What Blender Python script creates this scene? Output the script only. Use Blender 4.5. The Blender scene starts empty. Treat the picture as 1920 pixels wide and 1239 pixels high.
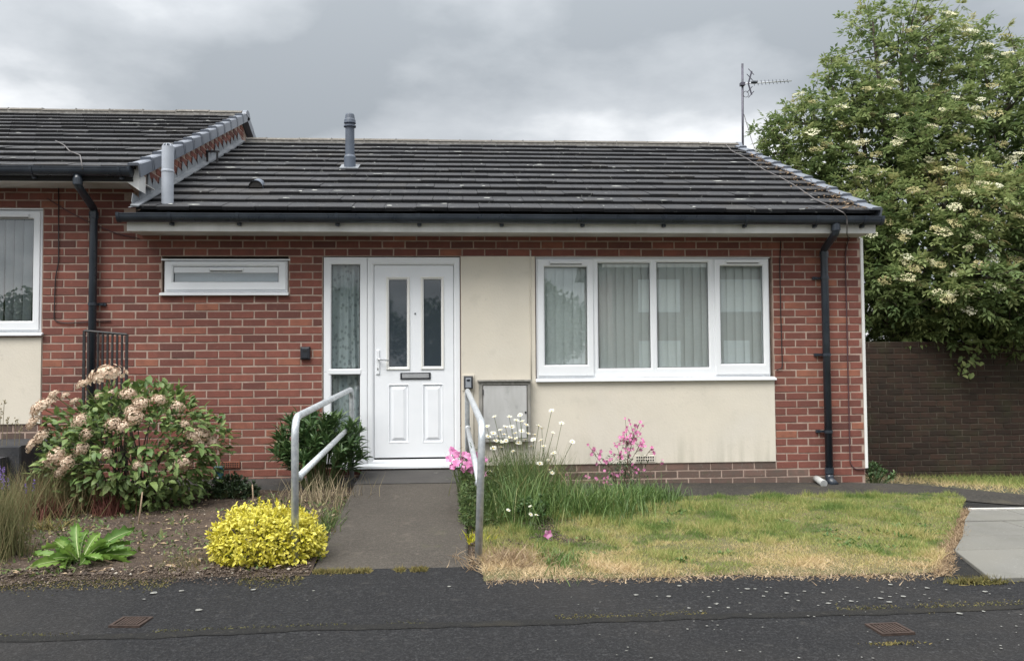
import bpy, math, random
import numpy as np
from mathutils import Vector, Matrix

random.seed(11)
rng = np.random.default_rng(11)
scene = bpy.context.scene
COL = scene.collection

# ------------------------------------------------------------------ camera
F_PX, YAW, PIT, ROL = 1594.0, 0.067, 0.0398, -0.0072
CAM = np.array([0.0, -8.46, 1.144])
_fw = np.array([math.sin(YAW) * math.cos(PIT), math.cos(YAW) * math.cos(PIT), math.sin(PIT)])
_rt = np.array([math.cos(YAW), -math.sin(YAW), 0.0])
_up = np.cross(_rt, _fw)
CR = math.cos(ROL) * _rt + math.sin(ROL) * _up
CU = -math.sin(ROL) * _rt + math.cos(ROL) * _up
cd = bpy.data.cameras.new('camera')
cd.sensor_fit = 'HORIZONTAL'
cd.sensor_width = 36.0
cd.lens = 36.0 * F_PX / 1920.0
cd.clip_start = 0.05
cd.clip_end = 1000.0
cam = bpy.data.objects.new('camera', cd)
COL.objects.link(cam)
cam.matrix_world = Matrix(((CR[0], CU[0], -_fw[0], CAM[0]), (CR[1], CU[1], -_fw[1], CAM[1]),
                           (CR[2], CU[2], -_fw[2], CAM[2]), (0, 0, 0, 1)))
scene.camera = cam

# ------------------------------------------------------------------ sky, sun, exposure
SUN = Vector((-0.45, -0.50, 1.00)).normalized()
world = bpy.data.worlds.new('World')
scene.world = world
world.use_nodes = True
wn, wl = world.node_tree.nodes, world.node_tree.links
wn.clear()
def _w(t, **k):
    n = wn.new(t)
    for a, b in k.items():
        setattr(n, a, b)
    return n
def _math(op, a, b=None, c=None):
    n = _w('ShaderNodeMath', operation=op)
    for i, v in enumerate((a, b, c)):
        if v is None: continue
        if isinstance(v, (int, float)): n.inputs[i].default_value = v
        else: wl.new(v, n.inputs[i])
    return n.outputs[0]
wo = _w('ShaderNodeOutputWorld')
bg = _w('ShaderNodeBackground')
sky = _w('ShaderNodeTexSky')
sky.sky_type = 'NISHITA'
sky.sun_disc = False
sky.sun_elevation = math.asin(SUN.z)
sky.sun_rotation = math.atan2(SUN.x, SUN.y)
tc = _w('ShaderNodeTexCoord')
sep = _w('ShaderNodeSeparateXYZ')
wl.new(tc.outputs['Generated'], sep.inputs[0])
zc = _math('MAXIMUM', sep.outputs[2], 0.0)
zz = _math('ADD', zc, 0.22)
com = _w('ShaderNodeCombineXYZ')
wl.new(_math('DIVIDE', sep.outputs[0], zz), com.inputs[0])
wl.new(_math('DIVIDE', sep.outputs[1], zz), com.inputs[1])
com.inputs[2].default_value = 31.5
def cloudnoise(scale, detail, rough, dist):
    n = _w('ShaderNodeTexNoise')
    n.inputs['Scale'].default_value = scale
    n.inputs['Detail'].default_value = detail
    n.inputs['Roughness'].default_value = rough
    n.inputs['Distortion'].default_value = dist
    wl.new(com.outputs[0], n.inputs['Vector'])
    return n.outputs['Fac']
n1 = cloudnoise(0.85, 2.0, 0.45, 0.1)
n2 = cloudnoise(2.4, 6.0, 0.5, 0.0)
cl = _math('ADD', _math('MULTIPLY', n1, 0.6), _math('MULTIPLY', n2, 0.4))
ramp = _w('ShaderNodeValToRGB')
SKY_RAMP = ramp.color_ramp
SKY_RAMP.elements[0].position = 0.38
SKY_RAMP.elements[0].color = (0.135, 0.146, 0.156, 1)
SKY_RAMP.elements[1].position = 0.59
SKY_RAMP.elements[1].color = (0.420, 0.423, 0.427, 1)
e = SKY_RAMP.elements.new(0.475)
e.color = (0.212, 0.222, 0.232, 1)
wl.new(cl, ramp.inputs[0])
# an overcast dome is brighter overhead than at its rim
grad = _math('MULTIPLY_ADD', _math('MULTIPLY', zc, zc), 3.0, 0.92)
vm = _w('ShaderNodeVectorMath', operation='SCALE')
wl.new(ramp.outputs[0], vm.inputs[0])
wl.new(grad, vm.inputs['Scale'])
vs = _w('ShaderNodeVectorMath', operation='SCALE')
wl.new(sky.outputs[0], vs.inputs[0])
vs.inputs['Scale'].default_value = 0.04
mx = _w('ShaderNodeMix', data_type='RGBA')
mx.inputs[0].default_value = 0.92
wl.new(vs.outputs[0], mx.inputs[6])
wl.new(vm.outputs[0], mx.inputs[7])
wl.new(mx.outputs[2], bg.inputs['Color'])
bg.inputs['Strength'].default_value = 1.0
wl.new(bg.outputs[0], wo.inputs['Surface'])

sl = bpy.data.lights.new('sun', 'SUN')
sl.energy = 1.5
sl.angle = math.radians(38)
sl.color = (1.0, 0.965, 0.91)
sun = bpy.data.objects.new('sun', sl)
COL.objects.link(sun)
sun.rotation_euler = SUN.to_track_quat('Z', 'Y').to_euler()
sun.location = (-6, -6, 12)

vsn = scene.view_settings
vsn.view_transform = 'Standard'
vsn.look = 'None'
vsn.exposure = 1.50
vsn.gamma = 1.0
vsn.use_curve_mapping = False
scene.cycles.max_bounces = 8
scene.cycles.transparent_max_bounces = 12
scene.cycles.use_denoising = True

# ------------------------------------------------------------------ where a pixel of the photograph lies
def ray(px, py):
    return _fw + CR * (px - 960) / F_PX - CU * (py - 619.5) / F_PX
def at(px, py, Y=0.0):
    d = ray(px, py)
    p = CAM + d * ((Y - CAM[1]) / d[1])
    return Vector(p)
def ax(px, py, Y=0.0): return at(px, py, Y).x
def azz(px, py, Y=0.0): return at(px, py, Y).z
def rect(x0, y0, x1, y1, Y=0.0):
    a, b, c, d = at(x0, y0, Y), at(x1, y0, Y), at(x1, y1, Y), at(x0, y1, Y)
    return ((a.x + d.x) / 2, (b.x + c.x) / 2, (c.z + d.z) / 2, (a.z + b.z) / 2)   # x0 x1 z0 z1
def sst(a, b, x):
    t = np.clip((x - a) / (b - a), 0, 1)
    return t * t * (3 - 2 * t)
def G(x, y):
    """height of the ground"""
    gl = 0.0335 * y
    gr = -0.118 + (y + 3.5) / 3.5 * (0.048 - 0.012 * (x - 1.5))
    g = gl + (gr - gl) * sst(-0.7, 0.4, x)
    gp = 0.0285 * y - 0.016
    g = gp + (g - gp) * sst(-3.35, -2.9, y)
    g = g - 0.19 * sst(-0.4, 2.3, y) * sst(3.6, 4.6, x)
    return g
def gnd(px, py):
    d = ray(px, py)
    y = -2.0
    for _ in range(60):
        x = CAM[0] + d[0] * (y - CAM[1]) / d[1]
        z = float(G(x, y))
        t = (z - CAM[2]) / d[2]
        y = 0.5 * y + 0.5 * (CAM[1] + t * d[1])
    t = (y - CAM[1]) / d[1]
    p = CAM + d * t
    return Vector((p[0], p[1], float(G(p[0], p[1]))))
def path_z(y): return -0.108 + 0.07 * (y + 3.2)

# ------------------------------------------------------------------ numbers
def _hash(ix, iy, seed):
    h = (ix * 374761393 + iy * 668265263 + seed * 974711) & 0x7fffffff
    h = (h ^ (h >> 13)) * 1274126177 & 0x7fffffff
    return ((h ^ (h >> 16)) & 0xffff) / 65535.0
def vnoise(x, y, s, seed=0):
    x, y = np.asarray(x, float) * s, np.asarray(y, float) * s
    ix, iy = np.floor(x).astype(np.int64), np.floor(y).astype(np.int64)
    fx, fy = x - ix, y - iy
    fx, fy = fx * fx * (3 - 2 * fx), fy * fy * (3 - 2 * fy)
    a, b = _hash(ix, iy, seed), _hash(ix + 1, iy, seed)
    c, d = _hash(ix, iy + 1, seed), _hash(ix + 1, iy + 1, seed)
    return (a + (b - a) * fx) * (1 - fy) + (c + (d - c) * fx) * fy
def fnoise(x, y, s, seed=0):
    return 0.55 * vnoise(x, y, s, seed) + 0.3 * vnoise(x, y, s * 2.1, seed + 5) + 0.15 * vnoise(x, y, s * 4.3, seed + 9)
def nrm(a):
    return a / np.maximum(np.linalg.norm(a, axis=-1, keepdims=True), 1e-9)
def rdir(n):
    return nrm(rng.normal(size=(n, 3)))

# ------------------------------------------------------------------ materials
def _n(nt, t, **k):
    n = nt.nodes.new(t)
    for a, b in k.items():
        setattr(n, a, b)
    return n
def _mix(nt, fac, a, b, blend='MIX'):
    m = _n(nt, 'ShaderNodeMix', data_type='RGBA', blend_type=blend)
    for i, v in ((0, fac), (6, a), (7, b)):
        if hasattr(v, 'links') or hasattr(v, 'is_linked'): nt.links.new(v, m.inputs[i])
        elif i == 0: m.inputs[0].default_value = v
        else: m.inputs[i].default_value = (*v, 1) if len(v) == 3 else v
    return m.outputs[2]
def _noise(nt, vec, scale, detail=3, rough=.55, dist=0):
    n = _n(nt, 'ShaderNodeTexNoise')
    n.inputs['Scale'].default_value = scale
    n.inputs['Detail'].default_value = detail
    n.inputs['Roughness'].default_value = rough
    n.inputs['Distortion'].default_value = dist
    nt.links.new(vec, n.inputs['Vector'])
    return n.outputs['Fac']
def _map(nt, v, a, b, c=0., d=1.):
    m = _n(nt, 'ShaderNodeMapRange')
    nt.links.new(v, m.inputs[0])
    for i, x in enumerate((a, b, c, d)): m.inputs[1 + i].default_value = x
    return m.outputs[0]
MAT = {}
def mk(name, c1, c2=None, sc=6., lo=.35, hi=.65, rough=.7, metal=0., bump=0., bsc=60., tint=None, src='attr', spots=(),
       spec=.4, trans=0., stretch=None, amt=1.0, rvar=0.0, bdist=.01):
    m = bpy.data.materials.new(name)
    m.use_nodes = True
    nt = m.node_tree
    b = nt.nodes['Principled BSDF']
    out = nt.nodes['Material Output']
    t = _n(nt, 'ShaderNodeTexCoord')
    vec = t.outputs['Object']
    if stretch:
        mp = _n(nt, 'ShaderNodeMapping')
        mp.inputs['Scale'].default_value = stretch
        nt.links.new(vec, mp.inputs[0])
        svec = mp.outputs[0]
    else:
        svec = vec
    if tint:
        if src == 'attr':
            a = _n(nt, 'ShaderNodeAttribute', attribute_name='tint').outputs['Fac']
        else:
            a = _n(nt, 'ShaderNodeObjectInfo').outputs['Random']
        r = _n(nt, 'ShaderNodeValToRGB')
        nt.links.new(a, r.inputs[0])
        els = r.color_ramp.elements
        els[0].position, els[0].color = tint[0][0], (*tint[0][1], 1)
        els[1].position, els[1].color = tint[-1][0], (*tint[-1][1], 1)
        for p, c in tint[1:-1]:
            q = els.new(p)
            q.color = (*c, 1)
        col = r.outputs[0]
    else:
        rgb = _n(nt, 'ShaderNodeRGB')
        rgb.outputs[0].default_value = (*c1, 1)
        col = rgb.outputs[0]
    if c2 is not None:
        f = _map(nt, _noise(nt, svec, sc, 4), lo, hi, 0, amt)
        col = _mix(nt, f, col, c2)
    for (s, l, h, c, am) in spots:
        f = _map(nt, _noise(nt, vec, s, 3, .6, .4), l, h, 0, am)
        col = _mix(nt, f, col, c)
    nt.links.new(col, b.inputs['Base Color'])
    b.inputs['Roughness'].default_value = rough
    b.inputs['Metallic'].default_value = metal
    b.inputs['Specular IOR Level'].default_value = spec
    if rvar:
        nt.links.new(_map(nt, _noise(nt, vec, bsc * .3, 3), .3, .7, rough - rvar, rough + rvar), b.inputs['Roughness'])
    if bump:
        bp = _n(nt, 'ShaderNodeBump')
        bp.inputs['Strength'].default_value = bump
        bp.inputs['Distance'].default_value = bdist
        nt.links.new(_noise(nt, vec, bsc, 5, .6), bp.inputs['Height'])
        nt.links.new(bp.outputs[0], b.inputs['Normal'])
    if trans:
        tr = _n(nt, 'ShaderNodeBsdfTranslucent')
        nt.links.new(col, tr.inputs['Color'])
        ms = _n(nt, 'ShaderNodeMixShader')
        ms.inputs[0].default_value = trans
        nt.links.new(b.outputs[0], ms.inputs[1])
        nt.links.new(tr.outputs[0], ms.inputs[2])
        nt.links.new(ms.outputs[0], out.inputs['Surface'])
    MAT[name] = m
    return m

BR = [(0., (.095, .040, .034)), (.3, (.152, .054, .042)), (.6, (.196, .068, .051)), (.85, (.228, .080, .058)), (1., (.285, .112, .070))]
mk('brick', (0, 0, 0), (.120, .048, .038), sc=9, lo=.42, hi=.75, amt=.6, tint=BR, rough=.85, bump=.5, bsc=70, bdist=.005,
   spots=[(28, .58, .75, (.31, .17, .125), .25), (3.5, .52, .75, (.11, .050, .040), .45), (75, .70, .77, (.42, .32, .27), .4), (1.3, .55, .75, (.22, .095, .060), .4)])
mk('plinth_brick', (0, 0, 0), (.10, .085, .07), sc=14, lo=.4, hi=.7, amt=.7, rough=.9, bump=.4, bsc=90, bdist=.004,
   tint=[(0, (.085, .058, .048)), (.6, (.13, .085, .070)), (1, (.17, .105, .085))],
   spots=[(30, .60, .72, (.30, .27, .24), .35), (9, .6, .75, (.08, .085, .05), .4)])
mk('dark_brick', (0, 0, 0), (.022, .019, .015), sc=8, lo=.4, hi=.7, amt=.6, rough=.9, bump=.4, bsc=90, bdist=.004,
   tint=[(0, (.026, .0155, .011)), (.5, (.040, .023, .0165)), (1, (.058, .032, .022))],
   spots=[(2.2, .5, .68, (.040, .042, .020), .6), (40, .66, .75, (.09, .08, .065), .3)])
mk('mortar', (.41, .315, .262), (.29, .215, .175), sc=11, rough=.95, bump=.4, bsc=150, bdist=.003, spots=[(60, .6, .75, (.52, .45, .40), .4)])
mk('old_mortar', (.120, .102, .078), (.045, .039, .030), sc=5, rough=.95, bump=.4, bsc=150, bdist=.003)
mk('plinth_mortar', (.24, .21, .175), (.15, .13, .11), sc=9, rough=.95, bump=.4, bsc=150, bdist=.003)
mk('cream_render', (.635, .588, .500), (.590, .548, .468), sc=2.3, rough=.88, bump=.3, bsc=55, bdist=.006,
   spots=[(1.1, .50, .76, (.62, .585, .52), .7), (7, .58, .72, (.53, .495, .42), .45), (22, .66, .74, (.46, .43, .365), .35), (60, .68, .75, (.42, .39, .335), .4)])
def stain(name, zlo, zhi, colr, amt, sx=9.):
    # rain streaks and splashed dirt: streaky marks that thin out away from the edge they start from
    m = MAT[name]; nt = m.node_tree
    b = nt.nodes['Principled BSDF']
    src_ = b.inputs['Base Color'].links[0].from_socket
    t = _n(nt, 'ShaderNodeTexCoord')
    mp = _n(nt, 'ShaderNodeMapping'); mp.inputs['Scale'].default_value = (sx, 1, .8)
    nt.links.new(t.outputs['Object'], mp.inputs[0])
    sep_ = _n(nt, 'ShaderNodeSeparateXYZ'); nt.links.new(t.outputs['Object'], sep_.inputs[0])
    f1 = _map(nt, _noise(nt, mp.outputs[0], 1.0, 4), .42, .72)
    f2 = _map(nt, sep_.outputs[2], zlo, zhi)
    mu = _n(nt, 'ShaderNodeMath', operation='MULTIPLY'); nt.links.new(f1, mu.inputs[0]); nt.links.new(f2, mu.inputs[1])
    m2 = _n(nt, 'ShaderNodeMath', operation='MULTIPLY'); nt.links.new(mu.outputs[0], m2.inputs[0]); m2.inputs[1].default_value = amt
    nt.links.new(_mix(nt, m2.outputs[0], src_, colr), b.inputs['Base Color'])
stain('cream_render', .46, .14, (.33, .32, .25), .6, 10.)
mk('upvc', (.78, .80, .825), (.72, .74, .77), sc=3, rough=.28, spec=.5, amt=.5)
mk('door_white', (.79, .81, .84), (.74, .765, .80), sc=5, rough=.38, spec=.5, amt=.6, bump=.05, bsc=45, bdist=.003)
mk('bead_white', (.76, .755, .72), rough=.4)
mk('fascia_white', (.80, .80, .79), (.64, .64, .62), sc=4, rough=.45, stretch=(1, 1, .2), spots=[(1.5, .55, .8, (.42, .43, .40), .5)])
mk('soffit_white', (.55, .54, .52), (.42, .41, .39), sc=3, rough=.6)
mk('black_plastic', (.016, .022, .032), (.030, .038, .050), sc=5, rough=.33, spec=.5, rvar=.08, bsc=30)
mk('black_metal', (.013, .014, .017), (.03, .028, .028), sc=22, rough=.5)
mk('rubber', (.012, .013, .014), rough=.6)
mk('tile', (0, 0, 0), (.017, .0175, .019), sc=11, lo=.4, hi=.7, amt=.6, rough=.72, spec=.45, bump=.6, bsc=75, bdist=.006,
   tint=[(0, (.015, .0165, .021)), (.5, (.021, .0225, .027)), (.85, (.029, .0295, .033)), (1, (.044, .040, .037))],
   spots=[(13, .665, .68, (.36, .37, .35), .95), (40, .66, .72, (.17, .17, .155), .55), (2.6, .55, .72, (.056, .050, .040), .6), (7, .66, .74, (.040, .035, .020), .8), (30, .30, .38, (.012, .012, .014), .6)])
mk('ridge_tile', (0, 0, 0), (.11, .10, .085), sc=16, rough=.85, bump=.6, bsc=75, bdist=.006,
   tint=[(0, (.095, .086, .078)), (1, (.165, .150, .130))], spots=[(26, .62, .70, (.42, .41, .37), .7), (11, .62, .7, (.055, .050, .04), .6)])
mk('ridge_mortar', (.30, .29, .27), (.18, .17, .155), sc=20, rough=.95, bump=.4)
mk('verge_plastic', (.150, .168, .200), (.115, .128, .155), sc=4, rough=.42, spec=.5, amt=.6)
mk('lead', (.155, .168, .186), (.235, .25, .262), sc=7, lo=.4, hi=.7, rough=.5, bump=.25, bsc=18, spots=[(30, .6, .75, (.12, .125, .125), .5)])
mk('roof_felt', (.02, .02, .022), rough=.9)
mk('grey_pipe', (.355, .385, .435), (.30, .325, .365), sc=6, rough=.45, spec=.5)
mk('dark_grey_pipe', (.085, .105, .140), (.070, .085, .11), sc=6, rough=.5)
mk('waste_pipe', (.46, .47, .47), (.35, .36, .35), sc=12, rough=.5)
mk('galvanised', (.42, .45, .475), (.56, .585, .60), sc=26, lo=.4, hi=.62, rough=.46, metal=.55, rvar=.1, bump=.08, bsc=60,
   spots=[(9, .60, .72, (.30, .32, .33), .5), (60, .72, .78, (.25, .18, .12), .4)])
mk('chrome', (.72, .73, .75), rough=.16, metal=1.0)
mk('aluminium', (.62, .63, .65), (.54, .55, .57), sc=20, rough=.35, metal=.7, stretch=(1, 1, .1))
mk('mast', (.105, .10, .13), (.07, .07, .085), sc=12, rough=.5, metal=.5)
mk('cabinet_wood', (.285, .275, .255), (.20, .195, .175), sc=7, rough=.8, stretch=(4, 4, 1), bump=.3, bsc=50)
mk('cabinet_door', (.455, .455, .450), (.385, .385, .375), sc=5, rough=.6, spots=[(11, .60, .72, (.27, .275, .27), .5), (60, .68, .74, (.2, .2, .19), .5)], stretch=(2.2, 2.2, .6))
mk('terracotta', (.25, .085, .05), (.18, .07, .045), sc=20, rough=.85)
mk('dark_hole', (.012, .011, .010), rough=.9)
mk('lace', (.70, .745, .75), (.58, .62, .63), sc=5, rough=.8, trans=.35)
mk('blind', (.88, .90, .88), (.84, .86, .84), sc=30, rough=.75, trans=.1)
mk('pale_blind', (.66, .68, .69), (.6, .62, .64), sc=8, rough=.75, trans=.3)
mk('room_dark', (.10, .10, .10), rough=.9)
mk('frosted_blind', (.55, .62, .68), (.50, .57, .63), sc=40, rough=.6)
mk('cable_black', (.020, .018, .020), rough=.55)
mk('cable_brown', (.080, .040, .045), rough=.6)
mk('cable_grey', (.11, .10, .098), rough=.6)
mk('tarmac', (.0165, .0172, .0190), (.0250, .0258, .0270), sc=1.3, lo=.38, hi=.66, rough=.9, bump=1.0, bsc=45, bdist=.015, spec=.25,
   spots=[(34, .50, .64, (.050, .050, .052), .75), (48, .34, .44, (.006, .006, .007), .8), (90, .52, .66, (.048, .048, .050), .6), (.55, .50, .72, (.036, .033, .030), .5), (5, .60, .74, (.0150, .0155, .0165), .6), (13, .62, .72, (.050, .047, .044), .45)])
mk('old_tarmac', (.032, .030, .027), (.022, .022, .022), sc=2.2, lo=.38, hi=.66, rough=.93, bump=1.0, bsc=70, bdist=.012, spec=.25,
   spots=[(34, .50, .64, (.080, .074, .062), .75), (48, .34, .44, (.010, .010, .010), .8), (3, .55, .70, (.055, .048, .032), .6), (100, .28, .4, (.012, .012, .012), .6)])
mk('foot_tarmac', (.044, .040, .035), (.032, .030, .027), sc=2.2, rough=.93, bump=1.0, bsc=60, bdist=.012, spec=.2, spots=[(34, .50, .66, (.080, .074, .062), .6), (3, .55, .70, (.068, .060, .042), .6)])
mk('path_tarmac', (.078, .069, .058), (.054, .048, .041), sc=2.0, lo=.35, hi=.65, rough=.93, bump=1.0, bsc=75, bdist=.01, spec=.2,
   spots=[(34, .50, .68, (.125, .112, .095), .6), (48, .30, .42, (.048, .042, .036), .5), (90, .5, .66, (.125, .112, .095), .5), (.9, .48, .72, (.056, .049, .043), .45), (7, .60, .72, (.115, .100, .082), .5), (2.5, .62, .72, (.080, .080, .048), .4)])
mk('road', (.042, .043, .046), (.055, .055, .057), sc=1.5, rough=.92, bump=.7, bsc=150, bdist=.008)
mk('kerb_stone', (.22, .215, .205), (.16, .155, .15), sc=12, rough=.9, bump=.3)
mk('slab', (0, 0, 0), (.145, .142, .128), sc=3.0, lo=.4, hi=.7, amt=.7, rough=.9, bump=.35, bsc=120, bdist=.004,
   tint=[(0, (.195, .192, .175)), (1, (.27, .265, .243))], spots=[(45, .60, .70, (.36, .36, .33), .5), (60, .28, .38, (.09, .088, .078), .6), (6, .55, .72, (.115, .115, .095), .6), (1.2, .5, .7, (.15, .145, .125), .6)])
mk('pale_edging', (.50, .48, .45), (.38, .37, .34), sc=15, rough=.85)
mk('dark_concrete', (.052, .049, .046), (.036, .034, .033), sc=4, rough=.92, bump=.5, bsc=90, bdist=.005, spots=[(8, .62, .73, (.13, .125, .11), .5)])
mk('step_stone', (.026, .027, .031), (.042, .042, .044), sc=9, rough=.9, bump=.5, bsc=60)
mk('soil', (.085, .062, .046), (.046, .034, .027), sc=9, rough=.97, bump=1.0, bsc=55, bdist=.02, spec=.2,
   spots=[(60, .60, .72, (.165, .130, .098), .6), (3, .55, .75, (.062, .055, .030), .5)])
mk('crumbs', (0, 0, 0), rough=.95, tint=[(0, (.040, .030, .024)), (.45, (.085, .063, .048)), (.8, (.14, .108, .082)), (.92, (.20, .17, .13)), (1, (.46, .43, .38))])
mk('earth', (.055, .060, .030), (.075, .065, .04), sc=.8, rough=.97, bump=.6, bsc=20)
mk('moss', (0, 0, 0), rough=.95, tint=[(0, (.05, .048, .018)), (.5, (.10, .095, .028)), (1, (.20, .15, .055))])
mk('roof_lichen', (.42, .43, .40), (.25, .255, .24), sc=40, rough=.95)
mk('lichen', (.24, .24, .22), (.12, .12, .11), sc=60, rough=.95)
mk('rust', (.038, .026, .021), (.060, .040, .032), sc=26, rough=.85, bump=.4, bsc=90, metal=.2)
mk('lawn_soil', (.115, .098, .048), (.085, .085, .034), sc=3, rough=.97, bump=.6, bsc=60, bdist=.02)
mk('grass', (0, 0, 0), rough=.65, trans=.30, spec=.3,
   tint=[(0, (.120, .185, .046)), (.28, (.215, .275, .076)), (.50, (.345, .335, .118)), (.70, (.450, .375, .175)), (.86, (.54, .41, .22)), (1, (.60, .47, .29))])
mk('wet_grass', (0, 0, 0), rough=.5, trans=.30, tint=[(0, (.055, .105, .028)), (.5, (.105, .180, .048)), (.85, (.165, .240, .070)), (1, (.36, .32, .15))])
mk('straw', (0, 0, 0), rough=.8, trans=.2, tint=[(0, (.17, .115, .07)), (.5, (.33, .235, .14)), (1, (.50, .40, .28))])
mk('bark', (.105, .088, .068), (.062, .052, .042), sc=12, rough=.95, bump=.8, bsc=40, bdist=.02, stretch=(3, 3, .6))
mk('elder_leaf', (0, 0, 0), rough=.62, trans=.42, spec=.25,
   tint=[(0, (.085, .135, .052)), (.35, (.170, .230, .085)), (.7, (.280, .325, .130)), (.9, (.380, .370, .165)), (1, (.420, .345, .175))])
mk('elder_flower', (0, 0, 0), rough=.8, trans=.2, src='obj',
   tint=[(0, (.34, .31, .14)), (.4, (.52, .47, .25)), (.65, (.70, .67, .44)), (1, (.84, .825, .64))])
mk('hydrangea_leaf', (0, 0, 0), (.06, .11, .028), sc=14, amt=.5, rough=.5, trans=.22, src='obj', spec=.4,
   tint=[(0, (.085, .150, .045)), (.5, (.160, .240, .072)), (.85, (.230, .310, .100)), (1, (.31, .37, .125))])
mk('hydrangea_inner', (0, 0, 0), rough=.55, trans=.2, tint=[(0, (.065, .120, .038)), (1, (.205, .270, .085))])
mk('hydrangea_flower', (0, 0, 0), rough=.85, trans=.15, tint=[(0, (.44, .31, .22)), (.5, (.60, .46, .345)), (1, (.72, .61, .48))])
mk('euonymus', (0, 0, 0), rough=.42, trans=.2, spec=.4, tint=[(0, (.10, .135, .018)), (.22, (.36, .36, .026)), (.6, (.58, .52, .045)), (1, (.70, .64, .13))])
mk('shrub_leaf', (0, 0, 0), rough=.42, trans=.16, spec=.45, tint=[(0, (.038, .082, .030)), (.6, (.085, .150, .052)), (1, (.155, .220, .078))])
mk('dark_leaf', (0, 0, 0), rough=.55, trans=.15, tint=[(0, (.026, .050, .024)), (1, (.070, .108, .045))])
mk('weed_leaf', (0, 0, 0), rough=.5, trans=.28, spec=.4, src='obj', tint=[(0, (.075, .155, .026)), (.6, (.130, .235, .040)), (1, (.185, .285, .060))])
mk('midrib', (.36, .42, .20), rough=.6)
mk('fern_leaf', (0, 0, 0), rough=.6, trans=.25, tint=[(0, (.050, .090, .026)), (.7, (.105, .155, .045)), (1, (.26, .22, .10))])
mk('wisp', (0, 0, 0), rough=.75, trans=.25, tint=[(0, (.085, .115, .040)), (.5, (.18, .165, .075)), (1, (.27, .175, .10))])
mk('red_wisp', (0, 0, 0), rough=.75, trans=.2, tint=[(0, (.085, .026, .024)), (1, (.19, .075, .05))])
mk('stalk', (0, 0, 0), rough=.8, tint=[(0, (.09, .115, .045)), (.6, (.22, .18, .11)), (1, (.40, .32, .21))])
mk('stem_green', (.075, .115, .035), (.11, .12, .05), sc=10, rough=.7)
mk('stem_red', (.10, .055, .04), (.075, .075, .035), sc=12, rough=.7)
mk('pink_petal', (0, 0, 0), rough=.6, trans=.25, tint=[(0, (.44, .10, .26)), (.6, (.60, .20, .42)), (1, (.72, .36, .56))])
mk('campion_petal', (0, 0, 0), rough=.6, trans=.25, tint=[(0, (.46, .09, .22)), (.6, (.66, .20, .42)), (1, (.76, .34, .56))])
mk('white_petal', (.80, .79, .70), rough=.6, trans=.25)
mk('yellow_eye', (.55, .38, .05), rough=.8)
mk('dark_eye', (.05, .045, .025), rough=.8)
mk('purple_petal', (0, 0, 0), rough=.7, trans=.2, tint=[(0, (.10, .05, .26)), (1, (.24, .14, .45))])
mk('cane', (.34, .25, .17), (.22, .16, .11), sc=14, rough=.8)
mk('teal_plastic', (.014, .055, .075), (.02, .07, .09), sc=8, rough=.4)
mk('key_safe_black', (.020, .023, .030), rough=.45)
mk('key_safe_grey', (.30, .325, .36), rough=.4, metal=.3)
mk('far_brick', (.17, .065, .052), (.13, .05, .042), sc=3, rough=.9, spots=[(30, .55, .7, (.3, .22, .19), .3)])
mk('far_leaf', (0, 0, 0), rough=.6, trans=.2, tint=[(0, (.018, .040, .014)), (1, (.06, .10, .03))])

def glass(name, tintc=(.92, .95, .95), k=2.6, rough=0.0):
    m = bpy.data.materials.new(name)
    m.use_nodes = True
    nt = m.node_tree
    nt.nodes.clear()
    o = _n(nt, 'ShaderNodeOutputMaterial')
    tr = _n(nt, 'ShaderNodeBsdfTransparent')
    tr.inputs[0].default_value = (*tintc, 1)
    gl = _n(nt, 'ShaderNodeBsdfGlossy')
    gl.inputs['Roughness'].default_value = rough
    fr = _n(nt, 'ShaderNodeFresnel')
    fr.inputs[0].default_value = 1.5
    mu = _n(nt, 'ShaderNodeMath', operation='MULTIPLY', use_clamp=True)
    nt.links.new(fr.outputs[0], mu.inputs[0])
    geo = _n(nt, 'ShaderNodeNewGeometry')
    fb = _n(nt, 'ShaderNodeMath', operation='SUBTRACT')
    fb.inputs[0].default_value = 1.0
    nt.links.new(geo.outputs['Backfacing'], fb.inputs[1])
    kk = _n(nt, 'ShaderNodeMath', operation='MULTIPLY')
    nt.links.new(fb.outputs[0], kk.inputs[0])
    kk.inputs[1].default_value = k
    nt.links.new(kk.outputs[0], mu.inputs[1])
    ms = _n(nt, 'ShaderNodeMixShader')
    nt.links.new(mu.outputs[0], ms.inputs[0])
    nt.links.new(tr.outputs[0], ms.inputs[1])
    nt.links.new(gl.outputs[0], ms.inputs[2])
    nt.links.new(ms.outputs[0], o.inputs[0])
    MAT[name] = m
glass('glass', k=6.5)
glass('side_glass', k=2.6)
mk('door_glass', (.040, .052, .064), rough=.03, spec=1.0)
MAT['door_glass'].node_tree.nodes['Principled BSDF'].inputs['Coat Weight'].default_value = 1.0
MAT['door_glass'].node_tree.nodes['Principled BSDF'].inputs['Coat Roughness'].default_value = .02

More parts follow.
